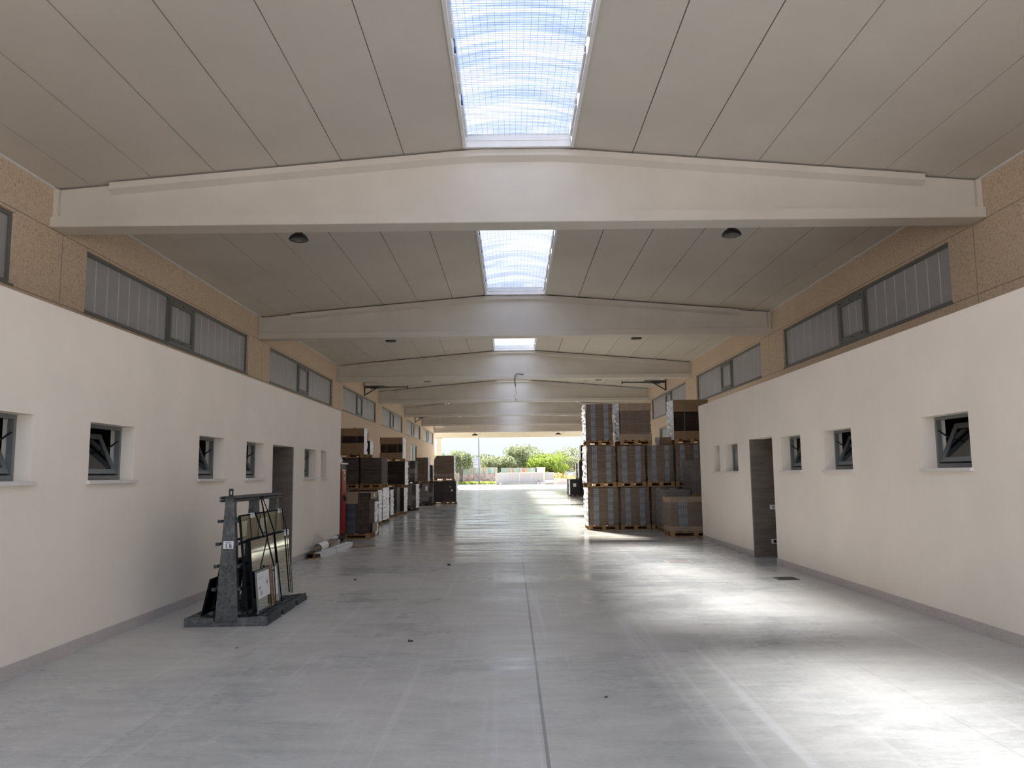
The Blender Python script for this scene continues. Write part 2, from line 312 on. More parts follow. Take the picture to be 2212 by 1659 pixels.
# ------------------------------------------------------------------ mesh builder
W = {}          # object name -> world matrix (Empties and their parts)
class MB:
    def __init__(s): s.v = []; s.f = []; s.m = []
    def quad(s, a, b, c, d, mi=0):
        n = len(s.v); s.v += [Vector(a), Vector(b), Vector(c), Vector(d)]; s.f.append((n, n+1, n+2, n+3)); s.m.append(mi)
    def poly(s, pts, mi=0):
        n = len(s.v); s.v += [Vector(p) for p in pts]; s.f.append(tuple(range(n, n+len(pts)))); s.m.append(mi)
    def box(s, a, b, mi=0, T=None):
        x0, y0, z0 = (min(a[i], b[i]) for i in range(3)); x1, y1, z1 = (max(a[i], b[i]) for i in range(3))
        P = [Vector(p) for p in ((x0, y0, z0), (x1, y0, z0), (x1, y1, z0), (x0, y1, z0), (x0, y0, z1), (x1, y0, z1), (x1, y1, z1), (x0, y1, z1))]
        s.hexa(P, mi, T); return s
    def hexa(s, P, mi=0, T=None):
        n = len(s.v); s.v += [(T @ Vector(p)) if T else Vector(p) for p in P]
        for q in ((0, 3, 2, 1), (4, 5, 6, 7), (0, 1, 5, 4), (1, 2, 6, 5), (2, 3, 7, 6), (3, 0, 4, 7)): s.f.append(tuple(n+i for i in q)); s.m.append(mi)
        return s
    def bar(s, a, b, w, h=None, mi=0):
        """square bar between two points"""
        a, b = Vector(a), Vector(b); h = h or w; d = (b-a).normalized()
        u = d.cross(Vector((0, 0, 1)));  u = u.normalized() if u.length > 1e-4 else Vector((1, 0, 0)); k = u.cross(d)
        P = [p+u*i*w/2+k*j*h/2 for p in (a, b) for i, j in ((-1, -1), (1, -1), (1, 1), (-1, 1))]
        return s.hexa(P, mi)
    def tube(s, pts, r, seg=8, mi=0, cap=True):
        pts = [Vector(p) for p in pts]; rr = r if isinstance(r, (list, tuple)) else [r]*len(pts); n0 = len(s.v); ref = None
        for i, p in enumerate(pts):
            d = (pts[min(i+1, len(pts)-1)]-pts[max(i-1, 0)]).normalized()
            u = (ref if ref is not None else (Vector((0, 0, 1)) if abs(d.z) < .9 else Vector((1, 0, 0)))); u = (u-d*u.dot(d)).normalized(); ref = u; k = d.cross(u)
            for j in range(seg):
                t = 2*PI*j/seg; s.v.append(p+(u*math.cos(t)+k*math.sin(t))*rr[i])
        for i in range(len(pts)-1):
            for j in range(seg):
                a = n0+i*seg+j; b = n0+i*seg+(j+1) % seg; s.f.append((a, b, b+seg, a+seg)); s.m.append(mi)
        if cap:
            s.f.append(tuple(n0+j for j in reversed(range(seg)))); s.m.append(mi); e = n0+(len(pts)-1)*seg; s.f.append(tuple(e+j for j in range(seg))); s.m.append(mi)
        return s
    def lathe(s, c, prof, seg=20, mi=0):
        return s.tube([Vector(c)+Vector((0, 0, z)) for r, z in prof], [max(r, .0005) for r, z in prof], seg, mi)
    def sheet(s, fn, nu, nv, mi=0):
        n = len(s.v)
        for i in range(nu+1):
            for j in range(nv+1): s.v.append(Vector(fn(i/nu, j/nv)))
        for i in range(nu):
            for j in range(nv): a = n+i*(nv+1)+j; s.f.append((a, a+nv+1, a+nv+2, a+1)); s.m.append(mi)
        return s
    def build(s, name, mats, parent=None, smooth=False, local=False):
        mats = mats if isinstance(mats, (list, tuple)) else [mats]
        wm = W.get(parent.name, Matrix()) if parent else Matrix()
        inv = Matrix() if (local or not parent) else wm.inverted()
        me = bpy.data.meshes.new(name); me.from_pydata([inv @ v for v in s.v], [], s.f)
        for m in mats: me.materials.append(M[m] if isinstance(m, str) else m)
        me.polygons.foreach_set('material_index', s.m)
        if smooth: me.polygons.foreach_set('use_smooth', [True]*len(s.f))
        me.update(); o = bpy.data.objects.new(name, me); C.objects.link(o)
        if parent: o.parent = parent
        W[o.name] = wm
        return o
def tag(o, label, cat, group=None, kind=None):
    if label: o['label'] = label
    if cat: o['category'] = cat
    if group: o['group'] = group
    if kind: o['kind'] = kind
    return o
def thing(name, label, cat, loc, rz=0, group=None, kind=None):
    o = bpy.data.objects.new(name, None); C.objects.link(o); o.location = loc; o.rotation_euler = (0, 0, rz); o.empty_display_size = .2
    W[o.name] = Matrix.Translation(Vector(loc)) @ Matrix.Rotation(rz, 4, 'Z')
    return tag(o, label, cat, group, kind)
def struct(o): o['kind'] = 'structure'; return o
def lab(o, t): o['label'] = t; return o
def wall(name, x0, x1, ya, yb, za, zb, holes, mat, jamb=0):
    """wall slab between x0 (seen face) and x1, with rectangular openings (y0,y1,z0,z1)"""
    ys = sorted({ya, yb, *[h[0] for h in holes], *[h[1] for h in holes]}); zs = sorted({za, zb, *[h[2] for h in holes], *[h[3] for h in holes]})
    ys = [y for y in ys if ya <= y <= yb]; zs = [z for z in zs if za <= z <= zb]
    m = MB()
    def solid(i, j):
        if i < 0 or j < 0 or i >= len(ys)-1 or j >= len(zs)-1: return False
        y, z = (ys[i]+ys[i+1])/2, (zs[j]+zs[j+1])/2
        return not any(h[0] < y < h[1] and h[2] < z < h[3] for h in holes)
    for i in range(len(ys)-1):
        for j in range(len(zs)-1):
            if not solid(i, j): continue
            a, b, c, d = ys[i], ys[i+1], zs[j], zs[j+1]
            for x in (x0, x1): m.quad((x, a, c), (x, b, c), (x, b, d), (x, a, d))
            if not solid(i-1, j): m.quad((x0, a, c), (x1, a, c), (x1, a, d), (x0, a, d))
            if not solid(i+1, j): m.quad((x0, b, c), (x1, b, c), (x1, b, d), (x0, b, d))
            if not solid(i, j-1): m.quad((x0, a, c), (x1, a, c), (x1, b, c), (x0, b, c))
            if not solid(i, j+1): m.quad((x0, a, d), (x1, a, d), (x1, b, d), (x0, b, d))
    return struct(m.build(name, mat))
rnd = random.Random(7)
# ------------------------------------------------------------------ ground, floor
m = MB(); m.box((XL-.2, YB-.5, -.25), (XR+.2, YE+11.4, 0)); struct(m.build('floor', 'floor'))
m = MB(); m.box((-60, YE+11.4, -.3), (70, 118.5, -.01)); m.box((-60, YB-60, -.3), (70, YB-.5, -.01))  # rear box: unseen ground, added to bounce sunlight into the hall
m.box((-60, YB-.5, -.3), (XL-.25, YE+11.4, -.01)); m.box((XR+.25, YB-.5, -.3), (70, YE+11.4, -.01)); struct(m.build('ground_yard', 'yard'))
m = MB(); m.box((-900, 118.5, -.5), (900, 1600, -.06)); struct(m.build('ground_field', 'soil'))
# ------------------------------------------------------------------ high precast walls with strip windows
UPW = []
for n in BAYS:
    if n >= -0 : UPW.append((Y1+(n-1)*S+1.17, Y1+(n-1)*S+9.86, 4.43, 5.53))
UPW = [(Y1+(n-1)*S+1.17, Y1+(n-1)*S+9.86, 4.43, 5.53) for n in range(0, 7)]
GATES = {'L': [(37.7, 41.6, 0, 3.83), (59.1, 63.0, 0, 3.83)], 'R': [(38.0, 41.8, 0, 3.83)]}
for side, x, dx in (('left', XL, -.24), ('right', XR, .24)):
    g = GATES['L' if side == 'left' else 'R']
    wall('wall_'+side, x, x+dx, YB-.4, YE+.45, 0, 6.7, UPW+g, 'aggregate')
wn = [0]
def wname():
    wn[0] += 1; return 'window_%d' % wn[0]
def strip_window(x, sx, y0, y1, z0, z1, nearfull=True):
    """sx: +1 when the hall lies towards +x"""
    o = thing(wname(), None, None, (x-sx*.12, (y0+y1)/2, z0), kind='structure')
    xa, xb = x-sx*.05, x-sx*.13
    ma, mb_ = y0+.402*(y1-y0), y0+.57*(y1-y0)
    m = MB(); t = .06
    m.box((xa, y0, z0), (xb, y1, z0+t)); m.box((xa, y0, z1-t), (xb, y1, z1))
    for y in (y0, y1-t): m.box((xa, y, z0+t), (xb, y+t, z1-t))
    for y in (ma, mb_): m.box((xa, y-.035, z0+t), (xb, y+.035, z1-t))
    m.box((x+sx*.02, y0-.02, z0-.03), (xb, y1+.02, z0-.002))
    m.build('window_frame', 'frame', o)
    s = MB(); q = .11; xs, xe = x-sx*.03, x-sx*.10
    a, b, c, d = ma+.04, mb_-.04, z0+t+.01, z1-t-.01
    s.box((xs, a, c), (xe, b, c+q)); s.box((xs, a, d-q), (xe, b, d)); s.box((xs, a, c+q), (xe, a+q, d-q)); s.box((xs, b-q, c+q), (xe, b, d-q))
    v = s.build('vent_sash', 'frame', o)
    k = MB()
    for i in range(3):
        yy = a+.15+(b-a-.3)*i/2
        for zz in (c+.05, d-.05): k.box((xs+sx*.012, yy-.018, zz-.012), (xs, yy+.018, zz+.012))
    k.build('sash_clip', 'black_metal', v)
    for (p, r) in ((y0+t, ma-.035), (a+q, b-q), (mb_+.035, y1-t)):
        lo, hi = (z0+t, z1-t) if r-p > 1.6 else (c+q, d-q)
        g = MB(); g.box((x-sx*.085, p, lo), (x-sx*.105, r, hi)); n = max(1, round((r-p)/.43))
        for i in range(1, n): yy = p+(r-p)*i/n; g.box((x-sx*.078, yy-.011, lo), (x-sx*.086, yy+.011, hi), 1)
        g.build('pane', ['wpoly', 'rib'], o)
for y0, y1, z0, z1 in UPW: strip_window(XL, 1, y0, y1, z0, z1); strip_window(XR, -1, y0, y1, z0, z1)
dn = [2]
def gate_opening(x, sx, y0, y1, z1, glaze_first):
    dn[0] += 1
    o = thing('door_%d' % dn[0], None, None, (x-sx*.12, (y0+y1)/2, 0), kind='structure')
    m = MB(); xa, xb = x-sx*.06, x-sx*.16; t = .1
    m.box((xa, y0, 0), (xb, y0+t, z1)); m.box((xa, y1-t, 0), (xb, y1, z1)); m.box((xa, y0+t, z1-t), (xb, y1-t, z1)); ym = y0+(y1-y0)*.52; m.box((xa, ym-.06, 0), (xb, ym+.06, z1-t))
    m.build('door_frame', 'frame', o)
    g = MB(); g.box((x-sx*.10, y0+t, .0), (x-sx*.12, ym-.06, z1-t)); g.box((x-sx*.10, ym+.06, 0), (x-sx*.12, y1-t, z1-t)); g.build('door_pane', 'frosted', o)
gate_opening(XL, 1, 37.7, 41.6, 3.83, 1); gate_opening(XL, 1, 59.1, 63.0, 3.83, 1); gate_opening(XR, -1, 38.0, 41.8, 3.83, 1)
# ------------------------------------------------------------------ roof panels, trim
m = MB(); mg = MB()
pw = 1.036
for n in BAYS:
    ya, yb = max(YB, Y1+(n-1)*S), Y1+n*S
    for sd in (-1, 1):
        x = XC+sd*.85; lim = XL-.2 if sd < 0 else XR+.2
        while (x-lim)*sd < 0:
            xe = x+sd*pw
            if (xe-lim)*sd > 0: xe = lim
            g = .011+.010*rnd.random()
            a, b = (x+sd*g*.5, xe-sd*g*.5)
            if b < a: a, b = b, a
            za, zb = roof(a), roof(b); y0, y1 = ya+.004, yb-.004
            m.hexa([(a, y0, za), (b, y0, zb), (b, y1, zb), (a, y1, za), (a, y0, za+.2), (b, y0, zb+.2), (b, y1, zb+.2), (a, y1, za+.2)])
            x = x+sd*pw
    for sd in (-1, 1):     # opaque decking over the seams
        a, b = XC+sd*.85, (XL-.24 if sd < 0 else XR+.24)
        P = [(a, ya, roof(a)+.2), (b, ya, roof(b)+.2), (b, yb, roof(b)+.2), (a, yb, roof(a)+.2)]
        m.hexa([(p[0], p[1], p[2]+.002) for p in P]+[(p[0], p[1], p[2]+.1) for p in P], 1)
    # closed strip over the beam between two rooflights
    m.box((XC-.86, yb-.04, 6.84), (XC+.86, yb+.60, 7.02), 2)
struct(m.build('ceiling', ['panel', 'dark_gap', 'white_paint']))
m = MB(); m.box((XL, YB, roof(XL)-.035), (XL+.03, YE, roof(XL)-.004)); struct(m.build('trim_1', 'white_paint'))
m = MB(); m.box((XR, YB, roof(XR)-.035), (XR-.03, YE, roof(XR)-.004)); struct(m.build('trim_2', 'white_paint'))
# ------------------------------------------------------------------ roof beams
ORD = ['first', 'second', 'third', 'fourth', 'fifth', 'sixth', 'seventh']
def beam(n, label, canopy=False):
    y = Y1+(n-1)*S; xa, xb = XL+.004, XR-.004
    if canopy: xa, xb = -8.6, 8.9
    o = thing('roof_beam', label, 'beam', (XC, y+.22, ZFB), group='white roof beams across the hall')
    m = MB(); P = [(y, ZFB+.012), (y+.012, ZFB), (y+.438, ZFB), (y+.45, ZFB+.012), (y+.45, ZFT-.02), (y+.315, ZFT+.03), (y+.135, ZFT+.03), (y, ZFT)]
    m.poly([(xa, *p) for p in P]); m.poly([(xb, *p) for p in reversed(P)])
    for i in range(8): p, q = P[i], P[(i+1) % 8]; m.quad((xa, *p), (xb, *p), (xb, *q), (xa, *q))
    m.build('lower_flange', 'beam', o)
    top = lambda x: (roof(x)-.032 if abs(x-XC) > .85 else 6.828)
    m = MB(); xs = [xa, xa+.9, -6.55, -.95, XC-.6, XC+.6, 1.28, 6.84, xb-.9, xb]; xs = sorted(set(xs))
    for a, b in zip(xs[:-1], xs[1:]):
        m.hexa([(a, y+.135, ZFT+.028), (b, y+.135, ZFT+.028), (b, y+.315, ZFT+.028), (a, y+.315, ZFT+.028), (a, y+.135, top(a)), (b, y+.135, top(b)), (b, y+.315, top(b)), (a, y+.315, top(a))])
    for x, sd in ((xa, 1), (xb, -1)):
        m.box((x, y+.06, ZFT+.0), (x+sd*.085, y+.39, top(x+sd*.08)-.01))
    m.build('web', 'beam', o)
    m = MB(); xs = [-6.55, -6.2, -3, -.95, XC-.6, XC-.3, XC+.3, XC+.6, 1.28, 3.5, 6.5, 6.84]
    for a, b in zip(xs[:-1], xs[1:]):
        ta, tb = top(a)-.001, top(b)-.001
        for yy, wy in ((y, y+.135), (y+.45, y+.315)):
            m.hexa([(a, yy, ta-.105), (b, yy, tb-.105), (b, wy, tb-.17), (a, wy, ta-.17), (a, yy, ta), (b, yy, tb), (b, wy, tb), (a, wy, ta)])
    m.build('upper_flange', 'beam', o)
    return o
for n in range(1, 8):
    beam(n, ['white concrete roof beam nearest the camera, widest in view', 'second roof beam from the camera, at the far end of the nearest room blocks',
      'third roof beam from the camera, with a cable hanging from its middle', 'fourth roof beam from the camera, just behind the dangling cable',
      'fifth roof beam from the camera, above the tallest pallet stacks', 'sixth roof beam from the camera, second last inside the hall', 'seventh roof beam, closing the hall at its open far end'][n-1])
for n in (0,): struct(beam(n, None))
for o in list(bpy.data.objects):
    if o.name.startswith('roof_beam') and o.get('kind') == 'structure':
        for k in ('category', 'group'): o.pop(k, None)
        o.name = 'beam_rear'
# canopy beyond the hall end: a flat fascia beam on outer columns
o = thing('canopy_beam', 'cream fascia beam on outer columns beyond the open hall end', 'beam', (XC, Y1+7*S+.2, ZFB))
m = MB(); y = Y1+7*S; m.box((-9.5, y, ZFB-.02), (9.9, y+.4, 6.75)); m.build('fascia', 'cream', o)
m = MB(); m.box((-8.9, YE+.5, 6.42), (9.3, y-.02, 6.62)); m.build('canopy_roof', 'panel', o)
for x, nm in ((-8.0, 'cream square column outside the open end, left of the doorway'), (8.35, 'cream square column outside the open end, behind the right stacks')):
    m = MB(); m.box((x-.23, y-.03, 0), (x+.23, y+.43, ZFB-.3)); P = (x-.23, y-.03, ZFB-.3)
    m.hexa([(x-.23, y-.03, ZFB-.3), (x+.23, y-.03, ZFB-.3), (x+.23, y+.43, ZFB-.3), (x-.23, y+.43, ZFB-.3), (x-.36, y-.05, ZFB-.03), (x+.36, y-.05, ZFB-.03), (x+.36, y+.45, ZFB-.03), (x-.36, y+.45, ZFB-.03)])
    o = m.build('outer_column', 'cream'); tag(o, nm, 'column')
# ------------------------------------------------------------------ rooflights
def rooflight(n):
    ya, yb = max(YB+.3, Y1+(n-1)*S+.62), Y1+n*S-.10
    o = thing(wname(), None, None, (XC, (ya+yb)/2, 6.85), kind='structure')
    xa, xb = XC-.85, XC+.85; zc = 7.04
    m = MB()
    for sd in (-1, 1): m.box((XC+sd*.852, ya, 6.80), (XC+sd*.90, yb, zc))
    m.box((xa, ya-.05, 6.845), (xb, ya, zc)); m.box((xa, yb, 6.825), (xb, yb+.05, zc)); m.box((xa, yb-.012, 6.93), (xb, yb-.001, zc))
    m.build('curb', 'white_paint', o)
    arch = lambda t: zc+.01+.13*(1-(2*t-1)**2)
    m = MB(); m.sheet(lambda u, v: (xa-.03+u*(xb-xa+.06), ya+v*(yb-ya), arch(u)), 12, 24)
    for y in (ya, yb): m.sheet(lambda u, v: (xa+u*(xb-xa), y, zc+(arch(u)-zc)*v), 12, 1)
    m.build('polycarbonate_sheet', 'poly' if n < 2 else 'poly_clear', o, smooth=True)
    if n > 2 or n < 0:
        return
    m = MB(); k = 0; y = ya+.5
    while y < yb-.2:                              # overlap laps of the sheet
        m.sheet(lambda u, v: (xa-.02+u*(xb-xa+.04), y+v*.05, arch(u)+.004), 12, 1); y += .98
    m.build('sheet_lap', 'poly_lap', o)
    m = MB(); r = .0013
    for i in range(1, 19):
        x = xa+(xb-xa)*i/19; m.box((x-r, ya, zc-.03-r), (x+r, yb, zc-.03+r))
    y = ya+.03
    while y < yb:
        m.box((xa, y-r, zc-.027-r), (xb, y+r, zc-.027+r)); y += .05
    m.build('wire_mesh', 'frame', o)
    for sd in (-1, 1):                             # side vents: dark slot, white bars
        m = MB(); x = XC+sd*.851
        y = yb-.3
        while y > ya+.6:
            m.box((x, y-1.0, 6.90), (x-sd*.006, y-.32, 7.0), 0); m.box((x, y-1.02, 6.885), (x-sd*.03, y-.30, 6.90), 1); m.box((x, y-.30, 6.87), (x-sd*.035, y+.02, 7.02), 1)
            y -= 1.45
        m.build('side_vent', ['dark_gap', 'white_paint'], o)
for n in BAYS: rooflight(n)
# ------------------------------------------------------------------ room blocks on both sides
# (y0, y1) of every window opening, kind of sash
WL = [(5.53, 6.40, 1), (7.262, 8.134, 1), (9.812, 10.672, 1), (11.57, 12.392, 1), (14.83, 15.693, 1), (16.112, 16.597, 0)]
WR = [(7.455, 8.32, 1), (10.055, 10.938, 1), (11.836, 12.69, 1), (15.14, 16.01, 2), (16.46, 16.95, 0)]
DL, DR = (12.853, 14.03), (13.12, 14.335)
for sx, px, xo, wl, (d0, d1), zt, zw, dz, sd, dnum in ((1, PL, XL, WL, DL, 2.965, (1.49, 2.022), 2.025, 'left', 1), (-1, PR, XR, WR, DR, 3.01, (1.518, 2.047), 2.08, 'right', 2)):
    th = .25; xi = px-sx*th; yend = 17.93 if sx > 0 else 18.18
    holes = [(a, b, zw[0], zw[1]) for a, b, k in wl]+[(d0, d1+.06, 0, dz)]
    wall('wall_%s_room' % sd, px, xi, YB-.3, yend, 0, zt, holes, 'plaster')
    m = MB(); m.box((xi, yend-.2, 0), (xo, yend, zt-.16)); m.box((xi, YB-.3, 0), (xo, YB-.1, zt-.16)); struct(m.build('wall_%s_room_end' % sd, 'plaster'))
    m = MB(); m.box((xi, YB-.3, zt-.16), (xo+sx*.002, yend, zt)); struct(m.build('ceiling_%s_room' % sd, 'plaster'))
    # corridor behind the doorway: brown tiled far wall flush with the jamb
    m = MB(); m.box((px-sx*.003, d1, 0), (xi, d1+.06, dz)); m.box((xi, d1, 0), (xo, d1+.06, zt-.16)); struct(m.build('wall_%s_corridor' % sd, 'tile'))
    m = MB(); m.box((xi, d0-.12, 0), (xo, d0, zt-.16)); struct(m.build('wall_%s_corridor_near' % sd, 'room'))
    m = MB()
    for a, b in ((YB-.3, d0), (d1+.06, yend)):
        m.box((px+sx*.012, a, 0), (px, b, .104))
    for a, b, k in wl:   # cross walls between the rooms behind
        pass
    struct(m.build('baseboard_%s' % sd, 'skirting'))
    for a, b, kind in wl:
        z0, z1 = zw; o = thing(wname(), None, None, (px-sx*.16, (a+b)/2, z0), kind='structure')
        s = MB(); s.box((px+sx*.035, a-.03, z0-.032), (px-sx*.13, b+.03, z0-.001)); s.build('window_sill', 'sill', o)
        xa, xb = px-sx*.14, px-sx*.19; t = .035
        f = MB(); f.box((xa, a, z0), (xb, b, z0+t+.01)); f.box((xa, a, z1-t), (xb, b, z1))
        for y in (a, b-t): f.box((xa, y, z0+t+.01), (xb, y+t, z1-t))
        f.build('window_frame', 'frame', o)
        lo, hi, ya, yb = z0+t+.02, z1-t-.005, a+t+.005, b-t-.005; q = .05
        ang = math.radians(24.5) if kind != 2 else 0.0
        piv = Vector((px-sx*.165, 0, lo))
        T = Matrix.Translation(piv) @ Matrix.Rotation(-sx*ang, 4, 'Y') @ Matrix.Translation(-piv)
        xs, xe = px-sx*.145, px-sx*.185
        s = MB(); s.box((xs, ya, lo), (xe, yb, lo+q), T=T); s.box((xs, ya, hi-q), (xe, yb, hi), T=T); s.box((xs, ya, lo+q), (xe, ya+q, hi-q), T=T); s.box((xs, yb-q, lo+q), (xe, yb, hi-q), T=T)
        so = s.build('sash', 'frame', o)
        g = MB(); g.box((px-sx*.16, ya+q, lo+q), (px-sx*.17, yb-q, hi-q), T=T); g.build('pane', 'glass_dark' if kind != 2 else 'frosted', so)
        if kind != 2:
            p = MB()
            for y in (ya+.004, yb-.004):
                e = T @ Vector((px-sx*.165, y, lo+(hi-lo)*.62)); p.bar((px-sx*.15, y, hi-.10), e, .012)
            p.build('stay_arm', 'black_metal', o)
# wall plates on the tiled corridor wall (right)
for z, nm in ((.872, 'white switch plate on the brown corridor wall, right doorway, upper'), (.27, 'white socket plate on the brown corridor wall, right doorway, lower')):
    o = thing('wall_plate', nm, 'switch', (4.62, 14.335, z), group='plates on the brown corridor wall')
    m = MB(); m.box((4.60, 14.322, z-.04), (4.72, 14.3345, z+.04)); m.build('cover_plate', 'paper', o)
    m = MB(); m.box((4.635, 14.316, z-.025), (4.685, 14.3225, z+.025)); m.build('switch_insert', 'sign' if z > .5 else 'black_print', o)
# ------------------------------------------------------------------ pallet loads
GL, GR = 'pallet loads along the left wall', 'pallet loads along the right wall'
def pallet(o, x0, x1, y0, y1, z0, h=.13, mat='wood'):
    m = MB(); bw = .10
    for i in range(3):
        y = y0+(y1-y0-bw)*i/2; m.box((x0, y, z0), (x1, y+bw, z0+.02)); m.box((x0, y, z0+h-.042), (x1, y+bw, z0+h-.022))
        for j in range(3):
            x = x0+(x1-x0-.1)*j/2; m.box((x, y, z0+.02), (x+.1, y+bw, z0+h-.042))
    n = 5
    for i in range(n):
        x = x0+(x1-x0-.12)*i/(n-1); m.box((x, y0, z0+h-.022), (x+.12, y1, z0+h))
    return m.build('pallet', mat, o)
def film_shell(o, x0, x1, y0, y1, z0, z1, mat, name='wrap_film', amp=.012, off=.012, seed=0, top=True):
    r = random.Random(seed); m = MB(); x0 -= off; x1 += off; y0 -= off; y1 += off; z1 += off*.6
    c = [(x0, y0), (x1, y0), (x1, y1), (x0, y1)]
    for k in range(4):
        a, b = c[k], c[(k+1) % 4]; nx, ny = (b[1]-a[1]), -(b[0]-a[0]); l = math.hypot(nx, ny); nx /= l; ny /= l
        def fn(u, v):
            d = 0 if u in (0, 1) else r.uniform(-.5, 1)*amp
            return (a[0]+(b[0]-a[0])*u+nx*d, a[1]+(b[1]-a[1])*u+ny*d, z0+(z1-z0)*v)
        m.sheet(fn, 7, 14)
    if top: m.sheet(lambda u, v: (x0+(x1-x0)*u, y0+(y1-y0)*v, z1+(r.uniform(0, amp) if 0 < u < 1 and 0 < v < 1 else 0)), 5, 5)
    return m.build(name, mat, o, smooth=False)
def white_glare_side(o, x, sx, y0, y1, z0, z1, seed=0, name='crumpled_film', ragged=.02, mat='film_white_glare'):
    """crumpled end film on the side face at x, aisle glare painted in as white (sx = outward direction)"""
    r = random.Random(seed); m = MB(); nz = max(6, int((z1-z0)/.05))
    jig = [r.uniform(-1, 1)*ragged for _ in range(nz+1)]
    def fn(u, v):
        d = .016+r.uniform(0, .045) if 0 < u < 1 else .013
        y = y0+(y1-y0)*u+(jig[round(v*nz)] if u == 1 else 0)*1.5-(jig[round(v*nz)]*.25 if u == 0 else 0)
        return (x+sx*d, y, z0+(z1-z0)*v)
    m.sheet(fn, 6, nz)
    return m.build(name, mat, o)
seedc = [11]
def load(label, x0, x1, y0, y1, z0, z1, body='banded', film='film', side=None, caps=(), pal=.13, palmat='wood', group=None, label_paper=None, layers=None, cat='pallet load', lean=0, round_top=0, capmat='kraft'):
    seedc[0] += 1; sd = seedc[0]; r = random.Random(sd)
    o = thing('pallet_load', label, cat, ((x0+x1)/2, (y0+y1)/2, z0), group=group)
    pallet(o, x0, x1, y0, y1, z0, pal, palmat)
    zb = z0+pal+.001; h = z1-zb; e = .02
    m = MB(); layers = layers or max(5, int(h/.06))
    for i in range(layers):
        a, b = zb+h*i/layers, zb+h*(i+1)/layers-.003
        if round_top and i == layers-1: a2 = .05
        j = .006; dx = lean*(i/layers)
        sh = .0 if not round_top else max(0, (i-layers*.8)/(layers*.2))*round_top
        m.box((x0+e+dx+r.uniform(-j, j)+sh, y0+e+r.uniform(-j, j)+sh*.3, a), (x1-e+dx+r.uniform(-j, j)-sh*.35, y1-e+r.uniform(-j, j)-sh*.3, b))
    m.build('carton_stack', body, o)
    for (za, zb2) in caps:                         # cardboard edging boards wrapped round the stack
        A, B = z0+pal+h*za, z0+pal+h*zb2; m = MB(); t = .012; X0, X1, Yq, Yr = x0+e-.02, x1-e+.02, y0+e-.02, y1-e+.02
        m.box((X0, Yq, A), (X1, Yq+t, B)); m.box((X0, Yr-t, A), (X1, Yr, B)); m.box((X0, Yq+t, A), (X0+t, Yr-t, B)); m.box((X1-t, Yq+t, A), (X1, Yr-t, B))
        if zb2 >= .99: m.box((X0, Yq, B), (X1, Yr, B+.008))
        m.build('cardboard_edging', capmat, o)
    if caps:
        for u in (.3, .78):
            m = MB(); x = x0+(x1-x0)*u; m.box((x-.007, y0-.004, z0+pal), (x+.007, y0+.0, z1+.012)); m.box((x-.007, y0, z1+.0095), (x+.007, y1, z1+.012))
            m.build('strap', 'frame', o)
    if film: film_shell(o, x0+e+min(0, lean), x1-e+max(0, lean), y0+e, y1-e, z0+pal*.85, z1, film, seed=sd, off=.017, amp=.009)
    if side: white_glare_side(o, x0 if side < 0 else x1, side, y0+.01, y1-.01, z0+pal*.8, z1+.005, sd)
    if label_paper:
        for (u, v, w, hh) in label_paper:
            m = MB(); x, z = x0+(x1-x0)*u, z0+(z1-z0)*v; m.box((x, y0-.016, z), (x+w, y0-.012, z+hh))
            m.build('paper_label', 'paper', o)
    return o
def torn(o, pts, y, mat='film_haze', name='torn_film'):
    m = MB(); a, b, c = [Vector((p[0], y, p[1])) for p in pts]
    m.sheet(lambda u, v: (lambda P: (P.x, P.y-.03*math.sin(PI*min(1, u))*(1-.5*v)-.004, P.z))(a.lerp(b.lerp(c, v), u)), 6, 6); return m.build(name, mat, o, smooth=True)
# --- right side, row at the second bay: three tiers
RY = 21.5
o = load('bottom left load of the near right stack, wrapped cartons with two printed columns', 2.05, 2.85, RY, RY+1.2, 0, 1.12, side=-1, group=GR)
o = load('bottom load second from the aisle, clear film torn diagonally across it', 2.90, 3.70, RY, RY+1.2, 0, 1.12, side=None, group=GR)
torn(o, [(3.62, 1.08), (2.94, .60), (3.30, .57)], RY)
o = load('bottom load third from the aisle, mostly behind the hazy wrapped low loads', 3.73, 4.50, RY, RY+1.2, 0, 1.12, group=GR)
load('bottom load fourth from the aisle, hidden behind the low loads by the room wall', 4.55, 5.33, RY, RY+1.2, 0, 1.12, group=GR)
load('middle tier load at the aisle, white crumpled film down its left side', 2.03, 2.815, RY-.02, RY+1.18, 1.14, 2.245, side=-1, group=GR)
load('middle tier load second from the aisle, printed columns leaning to the right', 2.845, 3.615, RY, RY+1.2, 1.14, 2.235, lean=-.01, group=GR)
o = load('middle tier load third from the aisle, loose film corner at its left edge', 3.65, 4.38, RY, RY+1.2, 1.14, 2.245, group=GR)
torn(o, [(4.33, 2.02), (3.65, 1.55), (3.68, 1.26)], RY)
o = load('middle tier load fourth from the aisle, partly covered by the room wall corner', 4.41, 5.18, RY, RY+1.2, 1.14, 2.265, group=GR)
torn(o, [(5.05, 2.1), (4.44, 1.62), (4.47, 1.26)], RY)
load('topmost load at the aisle, tall wrapped carton stack with white left edge', 2.03, 2.76, RY, RY+1.0, 2.26, 3.375, side=-1, group=GR)
load('topmost load second from the aisle, light cardboard bands at top and bottom', 2.94, 3.80, RY, RY+1.2, 2.26, 3.385, 'brown_stack', side=-1, caps=((0, .17), (.80, 1)), group=GR, capmat='kraft_light')
load('topmost load by the room corner, dark cardboard lid and crumpled left side', 4.42, 5.35, RY, RY+.95, 2.28, 3.46, 'dark_stack', film=None, side=-1, caps=((0, .20), (.70, 1)), group=GR)
o = thing('cardboard_box', 'small brown box with white wrapped end on the middle tier', 'box', (4.18, RY+.6, 2.262))
